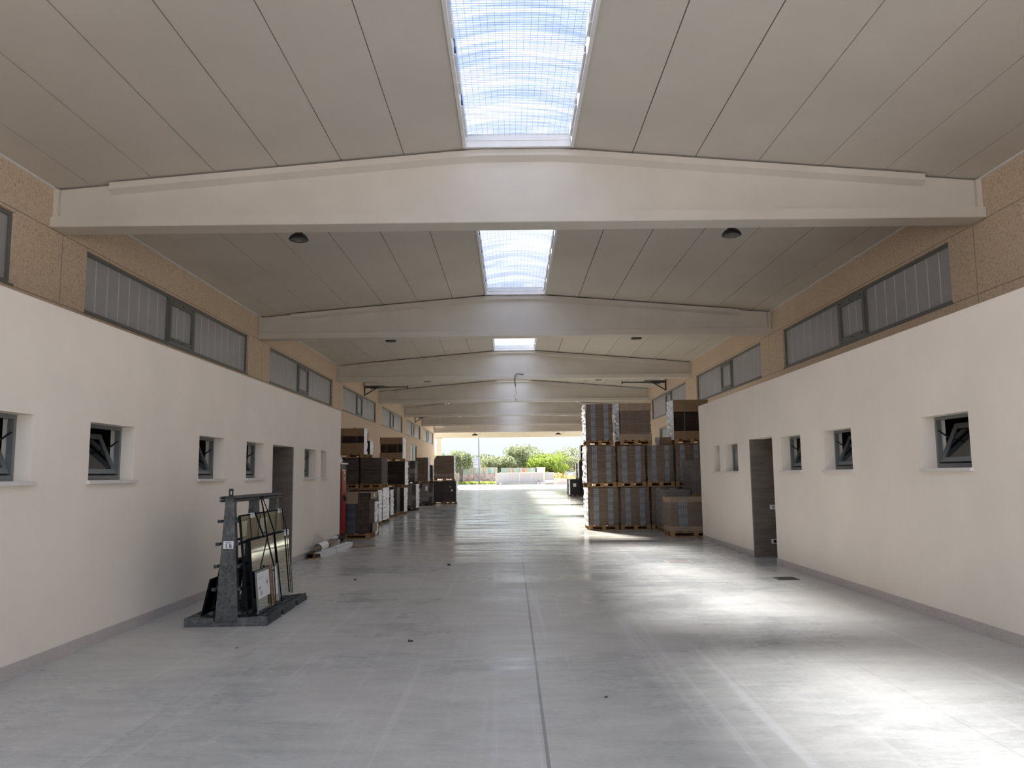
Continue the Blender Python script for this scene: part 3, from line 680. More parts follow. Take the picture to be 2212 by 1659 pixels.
m = MB(); m.box((4.08, RY+.3, 2.262), (4.40, RY+.7, 2.47)); m.build('box_body', 'kraft', o)
white_glare_side(o, 4.08, -1, RY+.3, RY+1.05, 2.265, 2.49, 77)
load('narrow hazy wrapped load standing behind the low load by the room wall', 3.80, 4.47, 19.98, 21.1, 0, 1.07, 'grey_block', film='film_haze', group=GR)
o = load('low wrapped load beside the right room wall, cardboard lid under loose film', 3.72, 4.92, 18.92, 19.80, 0, .915, 'banded', film='film_haze', caps=((0, .14), (.86, 1)), group=GR, capmat='kraft_light')
torn(o, [(3.95, .93), (4.75, .80), (4.60, .70)], 18.90)
load('hidden low load under the hazy grey upright load', 4.52, 5.3, 20.05, 21.1, 0, .84, 'dark_stack', film=None, group=GR)
load('upright load in hazy grey film with paper labels, against the room corner', 4.50, 5.18, 20.08, 21.1, .842, 1.80, 'grey_block', film='film_haze', group=GR, label_paper=((.42, .55, .06, .12), (.75, .5, .10, .24)))
# --- right side, far black loads
BF = dict(body='black_film', film=None, palmat='wood_dark', group=GR, layers=1)
load('black film load at the aisle, front one of the far right group', 3.90, 4.62, 53.6, 54.6, 0, 1.14, side=-1, label_paper=((.28, .56, .20, .22),), **BF)
load('black film load on the floor, half behind the near right stack', 4.64, 5.40, 53.6, 54.6, 0, 1.13, label_paper=((.25, .56, .2, .22),), **BF)
load('black film load stacked on the far right group, white edge on its left', 4.53, 5.3, 53.6, 54.6, 1.14, 2.33, side=-1, label_paper=((.3, .62, .2, .22),), **BF)
load('topmost dark brown load of the far right group', 4.66, 5.4, 53.6, 54.4, 2.335, 3.42, 'dark_stack', film=None, side=-1, group=GR)
load('floor load behind the black ones, only its white wrapped side showing', 4.32, 5.2, 56.8, 58.0, 0, 1.12, 'dark_stack', film=None, side=-1, group=GR)
load('upper load behind the black one, dark with a white left edge', 4.60, 5.3, 56.8, 57.6, 1.122, 2.23, 'dark_stack', film=None, side=-1, group=GR)
load('lowest load far behind the black ones, bulging white film towards the aisle', 4.33, 5.1, 62.4, 63.3, 0, 1.10, 'grey_block', film='film_haze', side=-1, group=GR)
# --- left side
o = load('strapped brown carton load beside the red cabinet, cardboard folded over its top', -4.62, -3.43, 19.36, 20.14, 0, 1.10, 'banded_coarse', film=None, group=GL, layers=6)
m = MB(); m.box((-4.64, 19.33, .84), (-3.72, 19.345, 1.11)); m.box((-4.64, 19.345, 1.1), (-3.40, 20.16, 1.115)); m.box((-3.415, 19.36, .95), (-3.40, 20.16, 1.1)); m.build('cardboard_cover', 'kraft_light', o)
m = MB(); m.box((-3.4, 19.55, .14), (-3.385, 20.1, .37)); m.build('cardboard_sheet', 'kraft_light', o)
m = MB(); m.box((-3.399, 19.75, .99), (-3.396, 19.85, 1.07)); m.build('paper_label', 'paper', o)
o = load('dark load with torn white film, right behind the carton load', -4.7, -3.50, 20.35, 21.15, 0, 1.06, 'dark_stack', film='film_haze', group=GL)
white_glare_side(o, -3.50, 1, 20.35, 20.75, .02, .86, 5, ragged=.09)
load('white film load, front one of the low white row', -5.0, -4.12, 24.5, 25.3, 0, 1.07, 'dark_stack', film=None, side=1, group=GL)
load('white film load with brown lid, second in the low white row', -4.95, -4.13, 25.5, 26.9, 0, 1.12, 'dark_stack', film=None, side=1, caps=((.86, 1),), group=GL)
load('floor load with brown lid, left of the low white row', -5.85, -5.0, 25.5, 26.9, 0, 1.09, 'dark_stack', film=None, caps=((.86, 1),), group=GL)
load('white film load, third in the low white row', -5.1, -4.36, 28.6, 29.4, 0, 1.0, 'dark_stack', film=None, side=1, group=GL)
load('grey film load with loose hanging film, fourth in the low row', -5.1, -4.30, 30.0, 30.8, 0, 1.06, 'dark_stack', film='film_haze', side=None, group=GL)
o = load('bottom load of the three tier left stack, ragged white film edge', -5.12, -4.22, 31.2, 32.2, 0, 1.03, 'dark_stack', film=None, side=1, group=GL)
load('middle load of the three tier left stack, dark with white right side', -5.05, -4.19, 31.2, 32.15, 1.035, 2.06, 'dark_stack', film=None, side=1, group=GL)
load('topmost load of the three tier left stack, wide cardboard bands', -5.16, -4.28, 31.2, 32.05, 2.062, 2.99, 'dark_stack', film=None, side=1, caps=((0, .26), (.68, 1)), group=GL)
load('dark middle tier load behind the red cabinet', -5.66, -4.90, 25.6, 26.85, 1.12, 2.09, 'dark_stack', film='film', group=GL)
load('dark middle tier load with grey right edge, beside the three tier stack', -4.86, -4.16, 25.6, 26.85, 1.125, 2.09, 'dark_stack', film='film', caps=(), group=GL)
load('topmost load above the red cabinet, wide cardboard bands, leaning on the room edge', -5.75, -4.76, 25.6, 26.15, 2.095, 3.03, 'dark_stack', film=None, side=1, caps=((0, .42), (.70, 1)), group=GL)
load('small top load with white crumpled side, next to the topmost cardboard load', -5.3, -4.68, 26.25, 26.8, 2.095, 2.66, 'dark_stack', film=None, side=1, group=GL, cat='pallet load')
load('grey carton load on the floor, beyond the three tier stack', -4.98, -4.16, 34.6, 35.8, 0, 1.13, 'mixed_stack', film='film_haze', side=1, palmat='wood_dark', group=GL)
load('grey carton load stacked beyond the three tier stack', -5.0, -4.19, 34.6, 35.7, 1.135, 2.14, 'mixed_stack', film='film', palmat='wood_dark', group=GL)
load('mixed carton floor load with white paper label', -4.76, -4.0, 40.0, 41.2, 0, 1.10, 'mixed_stack', film='film', palmat='wood_dark', label_paper=((.57, .68, .12, .22),), group=GL)
load('orange brown load on top of the mixed carton load', -4.84, -4.22, 40.0, 41.0, 1.105, 2.40, 'strap_stack', film='film', side=1, group=GL)
load('dark brown wrapped floor load, left of the last pair', -4.62, -3.63, 41.9, 43.0, 0, 1.20, 'dark_stack', film='film', group=GL)
load('dark brown floor load nearest the aisle, small paper labels', -3.60, -2.94, 41.9, 43.0, 0, 1.215, 'dark_stack', film='film', side=1, label_paper=((.62, .55, .09, .09), (.5, .72, .05, .06)), group=GL)
load('narrow black load between the far left stacks', -4.56, -4.22, 42.1, 42.9, 1.205, 2.05, 'black_film', film=None, side=1, layers=1, group=GL)
load('round shouldered brown load on the last left pair', -4.10, -3.05, 41.9, 42.9, 1.22, 2.53, 'brown_stack', film='film', side=1, round_top=.16, group=GL)
# ------------------------------------------------------------------ red cabinet at the end of the left room block
rx0, rx1, ry0, ry1 = -4.02, -3.93, 18.35, 19.02
o = thing('red_cabinet', 'tall narrow red and black cabinet at the end of the left room block', 'cabinet', (-4.2, 18.7, 0))
m = MB(); m.box((-4.55, ry0, .06), (-3.95, ry1, 1.78))
for x in (-4.5, -4.02):
    for y in (ry0+.05, ry1-.1): m.box((x, y, 0), (x+.05, y+.05, .06))
m.build('cabinet_body', 'rail_metal', o)
m = MB(); m.box((-3.95, ry0+.02, .07), (-3.94, ry0+.12, 1.76)); m.box((-3.95, ry1-.1, .07), (-3.94, ry1-.0, 1.76)); m.box((-3.95, ry0+.12, .07), (-3.94, ry1-.1, .17)); m.build('door_frame', 'rail_metal', o)
m = MB(); m.box((-3.95, ry0+.14, .19), (-3.925, ry1-.12, .93)); m.box((-3.95, ry0+.25, .94), (-3.935, ry1-.25, 1.05))
P = [(ry0+.14, 1.06), (ry1-.12, 1.06), (ry1-.12, 1.74), (ry0+.14, 1.74)]; m.box((-3.95, P[0][0], 1.06), (-3.925, P[1][0], 1.66))
for y in (ry0+.2, ry0+.33, ry0+.46): m.box((-3.925, y, 1.1), (-3.915, y+.04, 1.62)); m.box((-3.925, y, .25), (-3.918, y+.03, .85))
d = m.build('door', 'red', o)
m = MB(); m.box((-3.935, ry1-.22, .93), (-3.90, ry1-.14, 1.03)); m.build('handle', 'black_metal', d)
m = MB(); yc = (ry0+ry1)/2; m.poly([(-3.913, yc-.07, 1.60), (-3.913, yc+.07, 1.60), (-3.913, yc+.075, 1.50), (-3.913, yc, 1.40), (-3.913, yc-.075, 1.50)])
m.box((-3.9125, yc-.03, 1.46), (-3.911, yc+.0, 1.58), 1); m.box((-3.9125, yc, 1.50), (-3.911, yc+.03, 1.54), 1); m.box((-3.9125, yc-.045, 1.49), (-3.911, yc-.02, 1.52), 1); m.build('emblem', ['yellow', 'black_print'], d)
m = MB(); m.box((-4.57, ry0-.02, 1.78), (-3.90, ry1+.02, 1.815)); m.build('cabinet_top', 'white_paint', o)
r = random.Random(3); m = MB(); pr = [(.23, 0), (.25, .05), (.20, .13), (.13, .19), (.03, .22)]
m.lathe((-4.22, 18.72, 1.816), pr, 14)
for v in m.v: v.x += r.uniform(-.02, .02); v.y += r.uniform(-.02, .02)
o = m.build('plastic_bundle', 'film_white_glare'); tag(o, 'crumpled clear plastic bundle on top of the red cabinet', 'plastic wrap')
# ------------------------------------------------------------------ glass transport rack
RK = thing('glass_rack', 'galvanised steel A-frame rack holding glass panes, beside left room wall', 'rack', (-2.92, 8.27, 0), math.radians(1.3))
LEN, HW = 1.77, .415
m = MB()
m.box((-HW, LEN-.06, 0), (HW, LEN, .045)); m.build('base_beam', 'galv', RK, local=True)
m = MB(); m.box((-HW, 0, 0), (HW, .06, .045))
for a, b in ((-HW, -.12), (.12, HW)): m.box((a, 0, .045), (b, .05, .088)); m.box((a+.004, .05, .07), (b-.004, .10, .085))
m.build('base_beam', 'galv', RK, local=True)
for sd in (-1, 1):
    m = MB(); x0, x1 = sd*(HW-.03), sd*HW
    segs = [0.06, .55, .67, 1.18, 1.30, LEN-.06]
    for a, b in ((segs[0], segs[1]), (segs[2], segs[3]), (segs[4], segs[5])): m.box((x0, a, 0), (x1, b, .085))
    for a, b in ((segs[1], segs[2]), (segs[3], segs[4])): m.box((x0, a, .06), (x1, b, .085)); m.box((x0-sd*.02, a, .012), (x0-sd*.005, b, .058))
    m.build('side_rail', 'galv_dark', RK, local=True)
for sd in (-1, 1):
    for i in range(10):
        y = .13+i*(LEN-.2)/10; m = MB(); a, b = sd*.13, sd*(HW-.035)
        P = [(a, y, .045), (b, y, .05), (b, y+.09, .05), (a, y+.09, .045), (a, y, .060), (b, y, .092), (b, y+.09, .092), (a, y+.09, .060)]
        if sd < 0: P = [P[k] for k in (1, 0, 3, 2, 5, 4, 7, 6)]
        m.hexa(P); m.build('slat', 'galv_dark', RK, local=True)
for i, y in enumerate((.03, .84, 1.66)):
    m = MB(); w0, w1, t = .118, .047, .075
    m.hexa([(-w0, y, .045), (w0, y, .045), (w0, y+t, .045), (-w0, y+t, .045), (-w1, y, 1.22), (w1, y, 1.22), (w1, y+t, 1.22), (-w1, y+t, 1.22)])
    m.box((-w1-.002, y-.003, 1.215), (w1+.002, y+t+.003, 1.30))
    for z in (.42, .78): m.box((-.10+.06*z, y-.002, z), (.10-.06*z, y, z+.006))
    p = m.build('post', 'galv', RK, local=True)
    if i != 1:
        m = MB(); z0 = 1.30; yy = y+t/2-.006
        for a, b, c, d in ((-.022, z0, -.009, z0+.085), (.009, z0, .022, z0+.085), (-.022, z0+.06, .022, z0+.085), (-.022, z0, .022, z0+.025)): m.box((a, yy, b), (c, yy+.012, d))
        m.build('lifting_eye', 'galv_dark', p, local=True)
m = MB()
for sx in (-1, 1):
    for z in (1.262, 1.292): m.tube([(sx*.066, -.05, z), (sx*.066, 1.80, z)], .013, 8)
m.box((-.075, -.02, 1.30), (.075, 1.78, 1.308)); m.build('top_bar', 'galv_dark', RK, local=True)
for sd in (-1, 1):
    for z in (.135, .371, .599, .823, 1.054):
        w = .118-(z-.045)/1.175*.071; m = MB(); x = sd*(w+.022)
        m.box((x-.013, -.012, z-.012), (x+.013, 1.76, z+.012)); 
        m.box((x-.017+sd*.008, -.014, z-.016), (x+.017+sd*.008, .03, z+.016)); m.build('support_bar', 'rail_metal', RK, local=True)
m = MB(); m.box((-.052, .0245, .775), (.052, .0285, .852)); pl = m.build('number_plate', 'paper', RK, local=True); lab(pl, 'white number plate')
fc = bpy.data.curves.new('lettering', 'FONT'); fc.body = '5 B'; fc.size = .050; fc.extrude = .0006; fc.align_x = 'CENTER'
fo = bpy.data.objects.new('lettering', fc); C.objects.link(fo); fo.parent = pl; fo.rotation_euler = (PI/2, 0, 0); fo.location = (.002, .0238, .784); fo.scale = (1.0, 1.08, 1)
fc.offset = .0004
bpy.context.view_layer.update(); lm = bpy.data.meshes.new_from_object(fo.evaluated_get(bpy.context.evaluated_depsgraph_get())); lm.materials.clear(); lm.materials.append(M['black_print'])
lo_ = bpy.data.objects.new('plate_lettering', lm); C.objects.link(lo_); lo_.parent = pl; lo_.rotation_euler = fo.rotation_euler; lo_.location = fo.location; lo_.scale = fo.scale
bpy.data.objects.remove(fo)
m = MB()
for i, (w, hh) in enumerate(((.010, .010), (.007, .007), (.009, .007), (.007, .009), (.010, .007))):
    x = -.027+i*.0115; z = .832; P = [(x, .0236, z), (x+w, .0236, z), (x+w, .0245, z), (x, .0245, z)]; m.hexa(P+[(p[0]+.003, p[1], p[2]+hh) for p in P])
m.box((-.030, .0236, .829), (.028, .0245, .8305)); m.build('logo_print', 'blue_print', pl, local=True)
# glass panes lean on the aisle side of the rack (world coordinates)
Rm = W[RK.name]
def pane(name, label, y0, y1, zb, zt, xb, xt, th, mat, cat='glass pane', rake=0, edge='black_print', group='glass panes leaning on the steel rack', corners=(), gap=0):
    """local rack coordinates"""
    o = thing(name, label, cat, Rm @ Vector(((xb+xt)/2, (y0+y1)/2, zb)), math.radians(1.3), group=group); inv = W[o.name].inverted() @ Rm
    def P(y, z, d): k = (z-zb)/(zt-zb); return inv @ Vector((xb+(xt-xb)*k+d, y, z))
    n = 2 if gap else 1
    m = MB()
    for i in range(n):
        d0 = i*(th+gap); d1 = d0+th
        m.hexa([P(y0, zb, d0), P(y0, zb, d1), P(y1, zb, d1), P(y1, zb, d0), P(y0, zt, d0), P(y0, zt, d1), P(y1, zt+rake, d1), P(y1, zt+rake, d0)])
    m.build('glass_sheet', mat, o, local=True)
    if edge:
        D = n*th+gap*(n-1)+.002; m = MB(); e = .012
        m.hexa([P(y0-.002, zb, -.002), P(y0-.002, zb, D), P(y0+e, zb, D), P(y0+e, zb, -.002), P(y0-.002, zt, -.002), P(y0-.002, zt, D), P(y0+e, zt, D), P(y0+e, zt, -.002)])
        m.hexa([P(y1-e, zb, -.002), P(y1-e, zb, D), P(y1+.002, zb, D), P(y1+.002, zb, -.002), P(y1-e, zt, -.002), P(y1-e, zt, D), P(y1+.002, zt, D), P(y1+.002, zt, -.002)])
        m.hexa([P(y0+e, zt-e, -.002), P(y0+e, zt-e, D), P(y1-e, zt-e, D), P(y1-e, zt-e, -.002), P(y0+e, zt+.002, -.002), P(y0+e, zt+.002, D), P(y1-e, zt+.002, D), P(y1-e, zt+.002, -.002)])
        m.build('edge_spacer', edge, o, local=True)
    D = n*th+gap*(n-1)
    for (y, w, hh) in corners:
        m = MB(); m.hexa([P(y, zt-hh, D), P(y, zt-hh, D+.004), P(y+w, zt-hh, D+.004), P(y+w, zt-hh, D), P(y, zt+.005, D), P(y, zt+.005, D+.004), P(y+w, zt+.005, D+.004), P(y+w, zt+.005, D)])
        m.hexa([P(y, zt+.003, -.004), P(y, zt+.003, D+.004), P(y+w, zt+.003, D+.004), P(y+w, zt+.003, -.004), P(y, zt+.008, -.004), P(y, zt+.008, D+.004), P(y+w, zt+.008, D+.004), P(y+w, zt+.008, -.004)])
        m.build('corner_protector', 'paper', o, local=True)
    return o, P
pane('glass_unit', 'tallest clear glass pane on the rack, white tabs along its top edge', .02, 1.66, .094, 1.11, .205, .098, .006, 'glass', gap=.006, corners=((.36, .055, .04), (.44, .055, .04), (1.46, .05, .04), (1.57, .04, .04)))
pane('glass_unit', 'large greenish glass pane in front of the tallest one, bright reflection', .10, 1.66, .093, .855, .245, .176, .007, 'glass_green', gap=.006, corners=((1.46, .05, .06), (1.60, .05, .06)))
o, P = pane('glass_unit', 'small glass pane with paper sheets, nearest the aisle on the rack', .14, .96, .094, .525, .283, .243, .012, 'glass_green', edge='frame')
m = MB()
for (a, b, c, d) in ((.16, .60, .24, .505), (.69, .90, .20, .50)):
    m.hexa([P(a, c, .012), P(a, c, .014), P(b, c, .014), P(b, c, .012), P(a, d, .012), P(a, d, .014), P(b, d, .014), P(b, d, .012)])
m.build('paper_sheet', 'paper', o, local=True)
m = MB(); r = random.Random(5)
for (a, b, c, d) in ((.20, .27, .33, .36), (.47, .54, .36, .40), (.24, .32, .27, .31), (.20, .40, .45, .455), (.20, .36, .43, .434), (.47, .56, .42, .423), (.47, .56, .33, .333)):
    m.hexa([P(a, c, .0142), P(a, c, .0148), P(b, c, .0148), P(b, c, .0142), P(a, d, .0142), P(a, d, .0148), P(b, d, .0148), P(b, d, .0142)])
m.build('printed_marks', 'sign', o, local=True)
m = MB(); m.hexa([P(.73, .455, .0142), P(.73, .455, .0148), P(.83, .455, .0148), P(.83, .455, .0142), P(.73, .48, .0142), P(.73, .48, .0148), P(.83, .48, .0148), P(.83, .48, .0142)]); m.build('blue_header', 'blue_print', o, local=True)
o = thing('edge_strip', 'brown cardboard edge strip strapped over the small glass pane', 'cardboard strip', Rm @ Vector((.27, .64, .1)), math.radians(1.3)); inv = W[o.name].inverted() @ Rm
m = MB()
for i in range(14):
    a, b = .115+i*.031, .115+(i+1)*.031-.003; k = lambda z: .283+(.243-.283)*(z-.094)/.431+.0165
    m.hexa([inv @ Vector(q) for q in ((k(a), .612, a), (k(a)+.02, .62, a), (k(a)+.02, .675, a), (k(a), .683, a), (k(b), .612, b), (k(b)+.02, .62, b), (k(b)+.02, .675, b), (k(b), .683, b))])
m.build('strip_body', 'kraft', o, local=True)
# straps from the top bar over the glass to the base
for pts, lb in (([(.066, .92, 1.305), (.125, .95, 1.14), (.200, 1.02, .86), (.276, 1.10, .10), (.30, 1.10, .055)], 'black strap over the glass panes, tied at the middle of the rack'),
                ([(.066, .88, 1.305), (.130, .80, 1.13), (.207, .72, .80), (.30, .655, .53), (.330, .655, .13)], 'thin black strap running down to the brown edge strip'),
                ([(.145, 1.50, 1.125), (.207, 1.52, .87), (.274, 1.54, .12)], 'black strap near the far edge of the glass panes'),
                ([(.145, .43, 1.125), (.207, .55, .86)], 'thin black strap from the tallest pane tabs, near the front post')):
    m = MB()
    for a, b in zip(pts[:-1], pts[1:]): m.bar(Rm @ Vector(a), Rm @ Vector(b), .014, .008)
    o = m.build('strap', 'black_print'); o.name = 'tie_strap'; tag(o, lb, 'strap', 'black straps on the glass rack')
# panes on the wall side
for i, (y0, y1, zt, lbx) in enumerate(((.25, 1.1, .60, 'dark glass pane leaning on the wall side of the rack, taller one'), (.10, .70, .46, 'low dark glass pane on the wall side of the rack'))):
    xb = -.215-.05*i; pane('glass_unit', lbx, y0, y1, .09, zt, xb-.02, xb+.06+.0*i, .012, 'glass_dark')
# ------------------------------------------------------------------ ceiling lamps
for n in range(1, 7):
    y = Y1+(n-1)*S+1.02
    for x, sd in ((-3.70, 'left'), (3.91, 'right')):
        o = thing('bay_lamp', '%s round dark ceiling lamp behind the %s roof beam' % (sd, ORD[n-1]), 'lamp', (x, y, 5.615), group='round dark hall lamps')
        m = MB(); m.lathe((x, y, 5.63), [(.165, 0), (.172, .012), (.165, .035), (.12, .09), (.075, .115), (.06, .16)], 24); m.build('lamp_housing', 'black_metal', o, smooth=True)
        m = MB(); m.lathe((x, y, 5.618), [(.13, 0), (.145, .004), (.15, .013)], 24); m.build('lamp_lens', 'lamp_glass', o)
        m = MB(); m.box((x-.045, y-.03, 5.608), (x+.045, y+.03, 5.619)); m.build('led_block', 'frame', o)
        m = MB(); m.tube([(x, y, 5.78), (x, y, roof(x)-.0)], .012, 6); m.build('hanging_rod', 'black_metal', o)
# flood lights under the last beam
for x, nm in ((-3.55, 'small flood light under the last beam, left of the open end'), (4.55, 'small flood light under the last beam, right of the open end')):
    y = YE+.2; o = thing('flood_light', nm, 'lamp', (x, y, 5.3))
    m = MB(); m.box((x-.02, y-.02, 5.45), (x+.02, y+.02, ZFB+.004)); m.build('bracket', 'black_metal', o)
    m = MB(); m.hexa([(x-.3, y-.16, 5.30), (x+.3, y-.16, 5.30), (x+.3, y+.16, 5.36), (x-.3, y+.16, 5.36), (x-.1, y-.06, 5.46), (x+.1, y-.06, 5.46), (x+.1, y+.1, 5.48), (x-.1, y+.1, 5.48)]); m.build('lamp_housing', 'black_metal', o)
    m = MB(); m.tube([(x+.25, y, 5.38), (x+.6, y, 5.52), (x+.55, y, ZFB)], .012, 6); m.build('cable', 'black_metal', o)
# dangling cable
o = thing('hanging_cable', 'loose grey cable hanging from the middle of the third beam', 'cable', (.2, Y1+2*S, 5.8))
yb = Y1+2*S-.03
m = MB(); m.tube([(.55, yb+.05, 5.78), (.35, yb, 5.82), (.22, yb-.02, 5.80), (.18, yb-.02, 5.68), (.175, yb-.02, 5.50), (.20, yb-.02, 5.28)], .028, 8); m.build('conduit', 'cable', o, smooth=True)
m = MB(); m.tube([(.20, yb-.02, 5.28), (.21, yb-.02, 5.10), (.25, yb-.02, 4.99), (.16, yb-.02, 4.90), (.18, yb-.02, 4.76), (.30, yb-.02, 4.62)], .008, 6); m.tube([(.18, yb-.02, 4.76), (.2, yb-.02, 4.62)], .008, 6); m.build('wire', 'cable', o, smooth=True)
# ------------------------------------------------------------------ jib arms high on the walls
def jib(x, sx, y, z, label):
    o = thing('wall_jib', label, 'jib arm', (x, y, z), group='jib arms high on the hall walls')
    m = MB(); m.box((x, y-.06, z-.42), (x+sx*.05, y+.06, z+.04)); m.bar((x+sx*.06, y, z-.38), (x+sx*.62, y, z-.05), .05); m.bar((x, y, z), (x+sx*.75, y, z), .08, .06); m.build('bracket', 'rail_metal', o)
    m = MB(); m.box((x+sx*.04, y-.32, z+.03), (x+sx*1.1, y+.32, z+.06)); m.hexa([(x+sx*.3, y-.02, z-.10), (x+sx*1.3, y-.02, z-.03), (x+sx*1.3, y+.02, z-.03), (x+sx*.3, y+.02, z-.10), (x+sx*.3, y-.02, z+.03), (x+sx*1.3, y-.02, z+.03), (x+sx*1.3, y+.02, z+.03), (x+sx*.3, y+.02, z+.03)] if sx > 0 else [(x+sx*1.3, y-.02, z-.03), (x+sx*.3, y-.02, z-.10), (x+sx*.3, y+.02, z-.10), (x+sx*1.3, y+.02, z-.03), (x+sx*1.3, y-.02, z+.03), (x+sx*.3, y-.02, z+.03), (x+sx*.3, y+.02, z+.03), (x+sx*1.3, y+.02, z+.03)]); m.build('arm_plate', 'frame', o)
    m = MB(); m.box((x+sx*1.1, y-.03, z-.02), (x+sx*2.22, y+.03, z+.03)); m.box((x+sx*2.19, y-.05, z-.09), (x+sx*2.23, y+.05, z+.07)); m.build('arm', 'rail_metal', o)
jib(XL, 1, 40.3, 6.0, 'dark jib arm above the left windows, nearer one, pointing to the middle')
jib(XR, -1, 39.6, 6.03, 'dark jib arm above the right windows, pointing to the middle')
jib(XL, 1, 61.6, 6.02, 'dark jib arm far along the left wall, near the open end')
# ------------------------------------------------------------------ floor drains and litter
def drain(x0, x1, y0, y1, label, n, mat):
    o = thing('floor_drain', label, 'drain', ((x0+x1)/2, (y0+y1)/2, 0))
    m = MB(); t = .03; h = .003
    m.box((x0, y0, .0), (x1, y0+t, h)); m.box((x0, y1-t, 0), (x1, y1, h)); m.box((x0, y0+t, 0), (x0+t, y1-t, h)); m.box((x1-t, y0+t, 0), (x1, y1-t, h)); m.build('drain_frame', mat, o)
    m = MB(); m.box((x0+t, y0+t, .0), (x1-t, y1-t, .001)); m.build('drain_pit', 'black_print', o)
    m = MB()
    for i in range(n):
        a = x0+t+(x1-x0-2*t)*(i+.2)/n; m.box((a, y0+t, .001), (a+(x1-x0-2*t)/n*.55, y1-t, h))
    m.box((x0+t, (y0+y1)/2-.012, .001), (x1-t, (y0+y1)/2+.012, h+.0005)); m.build('grate', mat, o)
drain(2.60, 3.03, 13.50, 13.97, 'pale floor drain grate in the sunlit strip, farther one', 12, 'grate_pale')
drain(3.70, 4.0, 11.28, 11.60, 'dark iron floor drain grate near the right skirting', 8, 'iron')
def scrap(x, y, s, label, mat='rubber', cat='scrap', seed=1, two=False):
    r = random.Random(seed); m = MB()
    prof = [(s*.9, 0), (s, s*.2), (s*.7, s*.55), (s*.15, s*.7)]
    m.lathe((x, y, .0005), prof, 9)
    if two: m.lathe((x-s*1.2, y-s*.5, .0005), [(s*.4, 0), (s*.5, s*.2), (s*.3, s*.9), (s*.05, s*1.1)], 8)
    for v in m.v:
        if v.z > .002: v.x += r.uniform(-.25, .25)*s; v.y += r.uniform(-.25, .25)*s; v.z *= r.uniform(.8, 1.1)
    o = m.build('rubber_scrap', mat); return tag(o, label, cat)
scrap(-1.07, 13.58, .032, 'flat black scrap on the floor, farther one near the middle joint')
scrap(-.93, 7.45, .018, 'two pointed black scrap on the floor, nearest the camera', seed=4, two=True)
scrap(-2.30, 11.80, .022, 'small black scrap on the floor, level with the glass rack end', seed=6)
scrap(.62, 5.56, .012, 'tiny dark chip on the floor, right of the middle joint', 'wood_dark', seed=8)
scrap(-2.45, 7.25, .014, 'tiny brown chip on the floor in front of the glass rack', 'kraft', seed=9)
o = thing('cardboard_strip', 'twisted brown cardboard strip on the floor before the carton load', 'cardboard strip', (-3.2, 17.2, 0))
m = MB(); m.sheet(lambda u, v: (-3.40+.42*u, 16.95+.5*u+.10*(v-.5)*(1-.6*u), .004+.035*abs(math.sin(u*9))*(1-u)*v+.012*u*v), 14, 3); m.sheet(lambda u, v: (-3.40+.12*u, 16.93+.12*u, .004+.06*u*(1-u)*4*v), 4, 2); m.build('strip_body', 'kraft', o)
m = MB(); m.bar((-3.25, 17.1, .02), (-2.98, 17.5, .008), .015); m.build('strip_tail', 'kraft', o)
# packing leftovers along the left skirting
G = 'packing leftovers along the left skirting'
o = thing('long_carton', 'long white carton lying along the left skirting', 'carton', (-3.60, 16.1, 0))
T = Matrix.Translation((-3.56, 16.1, 0)) @ Matrix.Rotation(math.radians(-2.5), 4, 'Z')
m = MB(); m.box((-.07, -1.15, 0), (.07, 1.25, .10), T=T); m.build('carton_body', 'paper', o)
m = MB(); m.box((-.055, -1.156, .012), (.055, -1.1505, .088), T=T); m.build('carton_end', 'wood_dark', o)
m = MB(); m.box((-.0735, -.1, .0), (.0735, -.08, .103), T=T); m.box((.0705, -1.1, .096), (.073, 1.2, .1005), T=T); m.build('tape_seam', 'frame', o)
o = thing('cardboard_tube', 'brown cardboard tube leaning along the left skirting, farthest end raised', 'tube', (-3.72, 16.6, 0))
m = MB(); m.tube([(-3.785, 15.66, .06), (-3.785, 16.6, .12), (-3.785, 17.6, .20)], .046, 10); m.build('tube_body', 'wood_dark', o, smooth=True)
m = MB(); m.box((-3.83, 17.0, .19), (-3.74, 17.3, .232)); m.build('paper_label', 'paper', o)
o = thing('film_roll', 'roll of clear film with white paper label among the packing leftovers', 'film roll', (-3.63, 15.6, 0))
m = MB(); m.tube([(-3.655, 14.95, .17), (-3.66, 16.6, .185)], .075, 12); m.build('roll_body', 'film_haze', o, smooth=True)
m = MB(); m.tube([(-3.655, 15.15, .172), (-3.658, 15.75, .178)], .078, 12, cap=False); m.build('paper_label', 'paper', o, smooth=True)
m = MB(); m.tube([(-3.655, 14.94, .17), (-3.66, 16.61, .185)], .03, 8); m.build('roll_core', 'kraft', o)
for i, (x, y, a, lb) in enumerate(((-3.66, 14.72, .5, 'small pale wood offcut, left end of the packing leftovers'), (-3.58, 14.83, .3, 'second pale wood offcut, beside the long white carton end'))):
    m = MB(); T = Matrix.Translation((x, y, 0)) @ Matrix.Rotation(-a, 4, 'Z'); m.box((-.035, -.12, 0), (.035, .12, .022), T=T); tag(m.build('wood_offcut', 'kraft_light'), lb, 'wood offcut', G)
o = thing('open_tube', 'dark open ended square tube beside the white carton', 'tube', (-3.76, 15.0, 0))
m = MB(); m.box((-3.79, 14.86, .0), (-3.67, 15.6, .01)); m.box((-3.79, 14.86, .085), (-3.67, 15.6, .095)); m.box((-3.79, 14.86, .01), (-3.78, 15.6, .085)); m.box((-3.68, 14.86, .01), (-3.67, 15.6, .085)); m.build('tube_body', 'wood_dark', o)
r = random.Random(9); m = MB(); m.lathe((-3.76, 15.55, .19), [(.03, 0), (.09, .04), (.11, .11), (.06, .19), (.01, .22)], 9)
m.lathe((-3.77, 15.35, .0955), [(.05, 0), (.07, .04), (.05, .10), (.02, .12)], 8)
